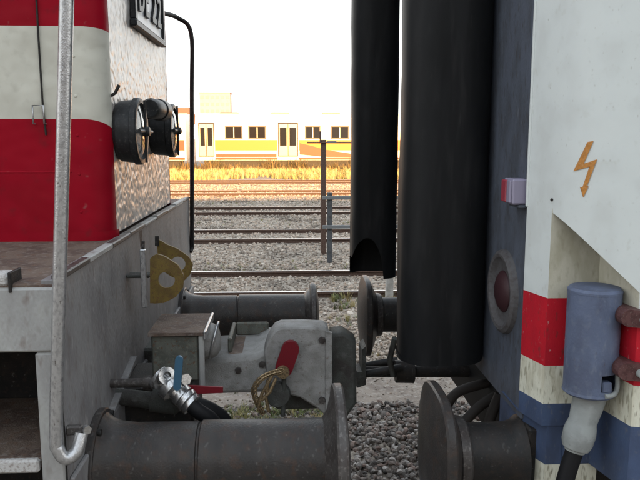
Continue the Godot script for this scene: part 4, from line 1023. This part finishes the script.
# hollow rubber tube of rounded rectangular plan; arch = front cut away in an arch at the bottom
func _sleeve(x0: float, x1: float, zn: float, zf: float, r: float, y0: float, y1: float, arch: bool) -> ArrayMesh:
	var st := new_st()
	for shrink in [0.0, 0.012]:
		st.set_smooth_group(1 if shrink == 0.0 else 2)
		var plan := []; var nor := []
		var rr: float = r - shrink
		var cs := [[x1 - r, zn - r, 0.0], [x0 + r, zn - r, 0.5], [x0 + r, zf + r, 1.0], [x1 - r, zf + r, 1.5]]
		for c in cs:
			for k in 13:
				var a: float = PI * (c[2] + 0.5 * k / 12.0)
				plan.append(Vector2(c[0] + cos(a) * rr, c[1] + sin(a) * rr)); nor.append(Vector2(cos(a), sin(a)))
		# subdivide the straight runs so that the arch has points
		var fine := []; var fn := []
		for i in plan.size():
			var j := (i + 1) % plan.size()
			var steps := maxi(1, int(plan[i].distance_to(plan[j]) / 0.012))
			for s in steps:
				fine.append(plan[i].lerp(plan[j], float(s) / steps)); fn.append(nor[i].lerp(nor[j], float(s) / steps))
		var fold := noise(85, 3.0, 2)
		var low := []
		for i in fine.size():
			var y := y0
			if arch and fn[i].y > -0.25:
				var u: float = (fine[i].x - (x0 + 0.075)) / 0.085
				if absf(u) < 1.0: y += 0.215 * sqrt(1.0 - u * u)
			low.append(y)
		for i in fine.size():
			var j := (i + 1) % fine.size()
			var o := Vector3(fn[i].x, 0, fn[i].y) * (1.0 if shrink == 0.0 else -1.0)
			var hs := 30 if y1 - y0 > 0.5 else 1
			var pt := func(v: int, t: float) -> Vector3:
				var yy := lerpf(low[v], y1, t)
				var w := 0.0045 * fold.get_noise_3d(fine[v].x * 1.6, yy * 0.28, fine[v].y * 1.6) + 0.002 * fold.get_noise_3d(fine[v].x * 0.5, yy * 1.4, fine[v].y * 0.5)
				return Vector3(fine[v].x + fn[v].x * w, yy, fine[v].y + fn[v].y * w)
			for k in hs:
				var t0 := float(k) / hs; var t1 := float(k + 1) / hs
				quad(st, pt.call(i, t0), pt.call(j, t0), pt.call(j, t1), pt.call(i, t1), o)
	return done(st)

# ------------------------------------------------------------------ yard furniture
func make_yard() -> void:
	var f := thing("railing", Vector3(0.75, gy(-12.0), -11.95), "low grey steel railing of posts and two rails on gravel", "railing")
	for k in 4:
		part(f, "post", span(Vector3(0.712 + k * 1.6, -0.2, -11.99), Vector3(0.797 + k * 1.6, 1.126, -11.91), 0.006), M.weathered_post)
	for y in [1.045, 0.546]:
		part(f, "rail", span(Vector3(0.63, y - 0.03, -11.905), Vector3(5.66, y + 0.03, -11.87), 0.005), M.rail_grey)
	var p := thing("tall_post", Vector3(0.70, gy(-13.0), -12.88), "tall rusty brown post with thin crossbar behind the railing", "post")
	part(p, "shaft", span(Vector3(0.65, -0.2, -12.93), Vector3(0.745, 2.02, -12.83), 0.01), M.rail_side)
	part(p, "crossbar", tube_mesh([Vector3(0.40, 1.968, -12.81), Vector3(1.25, 1.968, -12.81)], 0.016, 8), M.rail_side)
	part(p, "spike", tube_mesh([Vector3(0.64, 1.95, -12.81), Vector3(0.64, 2.17, -12.81)], 0.018, 8), M.rail_side)
	part(p, "crossbar_plate", span(Vector3(0.76, 1.955, -12.79), Vector3(0.93, 1.995, -12.775), 0.004), M.rail_grey)
	single("marker_post", _post_mesh(Vector3(1.36, gy(-9.02) - 0.12, -9.02)), M.concrete, "short pale concrete marker post behind the far buffer", "post")
	# distance from railcar track to the train
	railcar(-5.75, 15.5, "white railcar with yellow band, orange sweep and two doors", [[-3.85, -2.72], [-2.35, -1.22], [1.3, 2.3], [2.95, 4.15], [5.5, 6.9], [8.2, 9.6], [10.5, 11.9]], [[-5.55, -4.55], [-0.45, 0.85], [13.0, 14.1]], true)
	railcar(-25.0, -6.35, "orange fronted railcar coupled behind the two door white railcar", [[-23, -21.6], [-20, -18.6], [-16, -14.6], [-13, -11.6]], [[-9.9, -8.9]], false)
	# low tower blocks far off
	tower(Vector3(-32, gy(-330), -330), 14.0, 22.5, 6, 4, "pale pink tower block far beyond the railcars")
	var s := thing("goods_shed", Vector3(-16.3, gy(-75), -75), "brown roofed goods shed behind the railcars", "shed")
	part(s, "wall", span(Vector3(-24, -0.08, -82), Vector3(-10.4, 3.6, -75), 0.02), M.far_wall)
	part(s, "roof", prism_mesh([Vector2(-83, 3.6), Vector2(-74, 3.6), Vector2(-78.5, 5.3)], 24.5, 10.0, Vector3.ZERO, Basis(Vector3(0, 0, 1), Vector3(0, 1, 0), Vector3(-1, 0, 0))), M.brown_roof)
	part(s, "door", span(Vector3(-19, -0.08, -75.02), Vector3(-16, 3.0, -74.9), 0.01), M.brown_roof)
	# station building behind the photographer: it keeps the near tracks in shade
	var b := thing("station_building", Vector3(0, GY, 38), "long brown three storey station building shading the near tracks", "building")
	part(b, "wall", span(Vector3(-60, GY, 36), Vector3(60, 12.2, 48), 0.05), M.station_wall)
	part(b, "roof", span(Vector3(-60.6, 12.2, 35.4), Vector3(60.6, 12.8, 48.6), 0.05), M.brown_roof)
	for i in 24:
		for j in 3:
			var x := -57.5 + i * 5.0; var y := 1.2 + j * 3.8
			var w := part(b, "window", span(Vector3(x - 0.8, y, 35.93), Vector3(x + 0.8, y + 2.0, 36.04), 0.02), M.train_white)
			part(w, "pane", span(Vector3(x - 0.7, y + 0.1, 35.915), Vector3(x + 0.7, y + 1.9, 35.935), 0.004), M.train_glass)

func _post_mesh(o: Vector3) -> ArrayMesh:
	var st := new_st()
	prism(st, [Vector2(-0.05, -0.1), Vector2(0.05, -0.1), Vector2(0.045, 0.44), Vector2(0.03, 0.47), Vector2(-0.03, 0.47), Vector2(-0.045, 0.44)], -0.045, 0.045, o)
	return done(st)

func railcar(x0: float, x1: float, label: String, wins: Array, doors: Array, sweep: bool) -> void:
	var zc := -47.4; var zs := -46.0
	var t := thing("railcar", Vector3((x0 + x1) * 0.5, 0, zc), label, "railcar", "railcars standing beyond the dry grass")
	var along := Basis(Vector3(0, 0, 1), Vector3(0, 1, 0), Vector3(-1, 0, 0))
	var sec := [Vector2(zs, 0.62), Vector2(zs + 0.04, 1.3), Vector2(zs, 3.0), Vector2(zs - 0.2, 3.4), Vector2(zs - 0.7, 3.62), Vector2(zc - 0.7, 3.62), Vector2(zc - 1.2, 3.4), Vector2(zc - 1.4, 3.0), Vector2(zc - 1.4, 0.62)]
	part(t, "body", prism_mesh(sec, -x0, -x1, Vector3.ZERO, along), M.train_white)
	part(t, "underframe", span(Vector3(x0 + 0.5, 0.15, zc - 1.0), Vector3(x1 - 0.5, 0.64, zc + 1.1), 0.02), M.train_dark)
	for x in [x0 + 2.6, x0 + 4.9, x1 - 4.9, x1 - 2.6]:
		for s in [0.7525, -0.7525]:
			part(t, "wheel", lathe_mesh(Vector3(x, 0.42, zc + s), Vector3(0, 0, signf(s)), [Vector2(-0.06, 0.0), Vector2(-0.06, 0.445), Vector2(-0.03, 0.42), Vector2(0.06, 0.42), Vector2(0.06, 0.0)], 20), M.train_dark)
	for i in 6:
		var x := lerpf(x0 + 1.5, x1 - 3.0, i / 5.0)
		part(t, "roof_vent", span(Vector3(x, 3.60, zc - 0.4), Vector3(x + 1.2, 3.74, zc + 0.4), 0.04), M.train_roof)
	# yellow band, broken by the doors
	var cuts := doors.duplicate()
	var xa := x0 + 0.05
	cuts.append([x1 - 0.05, x1])
	for d in cuts:
		if d[0] - xa > 0.2:
			part(t, "yellow_band", span(Vector3(xa, 1.25, zs - 0.02), Vector3(d[0] - 0.05, 1.92, zs + 0.052), 0.004), M.train_yellow if sweep else M.train_orange)
			part(t, "sill_line", span(Vector3(xa, 0.66, zs - 0.02), Vector3(d[0] - 0.05, 0.80, zs + 0.048), 0.004), M.train_orange)
		xa = d[1] + 0.05
	if sweep:
		part(t, "orange_sweep", prism_mesh([Vector2(0.95, 1.72), Vector2(1.7, 1.55), Vector2(2.6, 1.30), Vector2(4.6, 1.0), Vector2(4.6, 0.82), Vector2(2.6, 0.84), Vector2(0.95, 1.0)], zs + 0.062, zs + 0.03), M.train_orange)
		part(t, "orange_sweep", span(Vector3(-4.45, 0.84, zs), Vector3(-0.55, 1.02, zs + 0.053), 0.004), M.train_orange)
	for w in wins:
		var fr := new_st()
		for q in [[w[0], w[1], 2.0, 2.07], [w[0], w[1], 2.76, 2.83], [w[0], w[0] + 0.07, 2.071, 2.759], [w[1] - 0.07, w[1], 2.071, 2.759]]:
			bbox(fr, Vector3((q[0] + q[1]) * 0.5, (q[2] + q[3]) * 0.5, zs + 0.06), Vector3(q[1] - q[0], q[3] - q[2], 0.10), 0.01)
		var n := part(t, "window", done(fr), M.train_roof)
		var mid: float = (w[0] + w[1]) * 0.5
		part(n, "pane", span(Vector3(w[0] + 0.072, 2.072, zs + 0.02), Vector3(mid - 0.03, 2.758, zs + 0.058), 0.004), M.train_glass)
		part(n, "pane", span(Vector3(mid + 0.03, 2.072, zs + 0.02), Vector3(w[1] - 0.072, 2.758, zs + 0.058), 0.004), M.train_glass)
	for d in doors:
		var n := part(t, "door", span(Vector3(d[0], 0.86, zs - 0.02), Vector3(d[1], 3.02, zs + 0.06), 0.02), M.train_dark)
		var mid: float = (d[0] + d[1]) * 0.5
		for s in [[d[0] + 0.05, mid - 0.02], [mid + 0.02, d[1] - 0.05]]:
			var lf := part(n, "door_leaf", span(Vector3(s[0], 0.92, zs + 0.04), Vector3(s[1], 2.94, zs + 0.072), 0.006), M.train_door)
			lf.set_meta("label", "pale ochre folding door leaf")
		part(n, "door_pane", span(Vector3(d[0] + 0.12, 1.55, zs + 0.06), Vector3(mid - 0.09, 2.70, zs + 0.078), 0.004), M.train_glass)
		part(n, "door_pane", span(Vector3(mid + 0.09, 1.55, zs + 0.06), Vector3(d[1] - 0.12, 2.70, zs + 0.078), 0.004), M.train_glass)

func tower(o: Vector3, w: float, h: float, cols: int, rows: int, label: String) -> void:
	var t := thing("tower_block", o, label, "building")
	part(t, "wall", span(o + Vector3(-w * 0.5, 0, -10), o + Vector3(w * 0.5, h, 0), 0.05), M.far_wall)
	part(t, "roof", span(o + Vector3(-w * 0.5 - 0.3, h, -10.3), o + Vector3(w * 0.5 + 0.3, h + 0.5, 0.3), 0.05), M.far_wall)
	for i in cols:
		for j in rows:
			var x := o.x - w * 0.5 + (i + 0.5) * w / cols; var y := o.y + h - 2.6 - j * 3.2
			part(t, "window", span(Vector3(x - 0.7, y, o.z - 0.02), Vector3(x + 0.7, y + 1.5, o.z + 0.08), 0.02), M.far_glass)

func _ready() -> void:
	rng.seed = 20240
	make_camera_and_light()
	make_materials()
	make_ground()
	make_locomotive()
	make_coach()
	make_yard()
	make_plants()
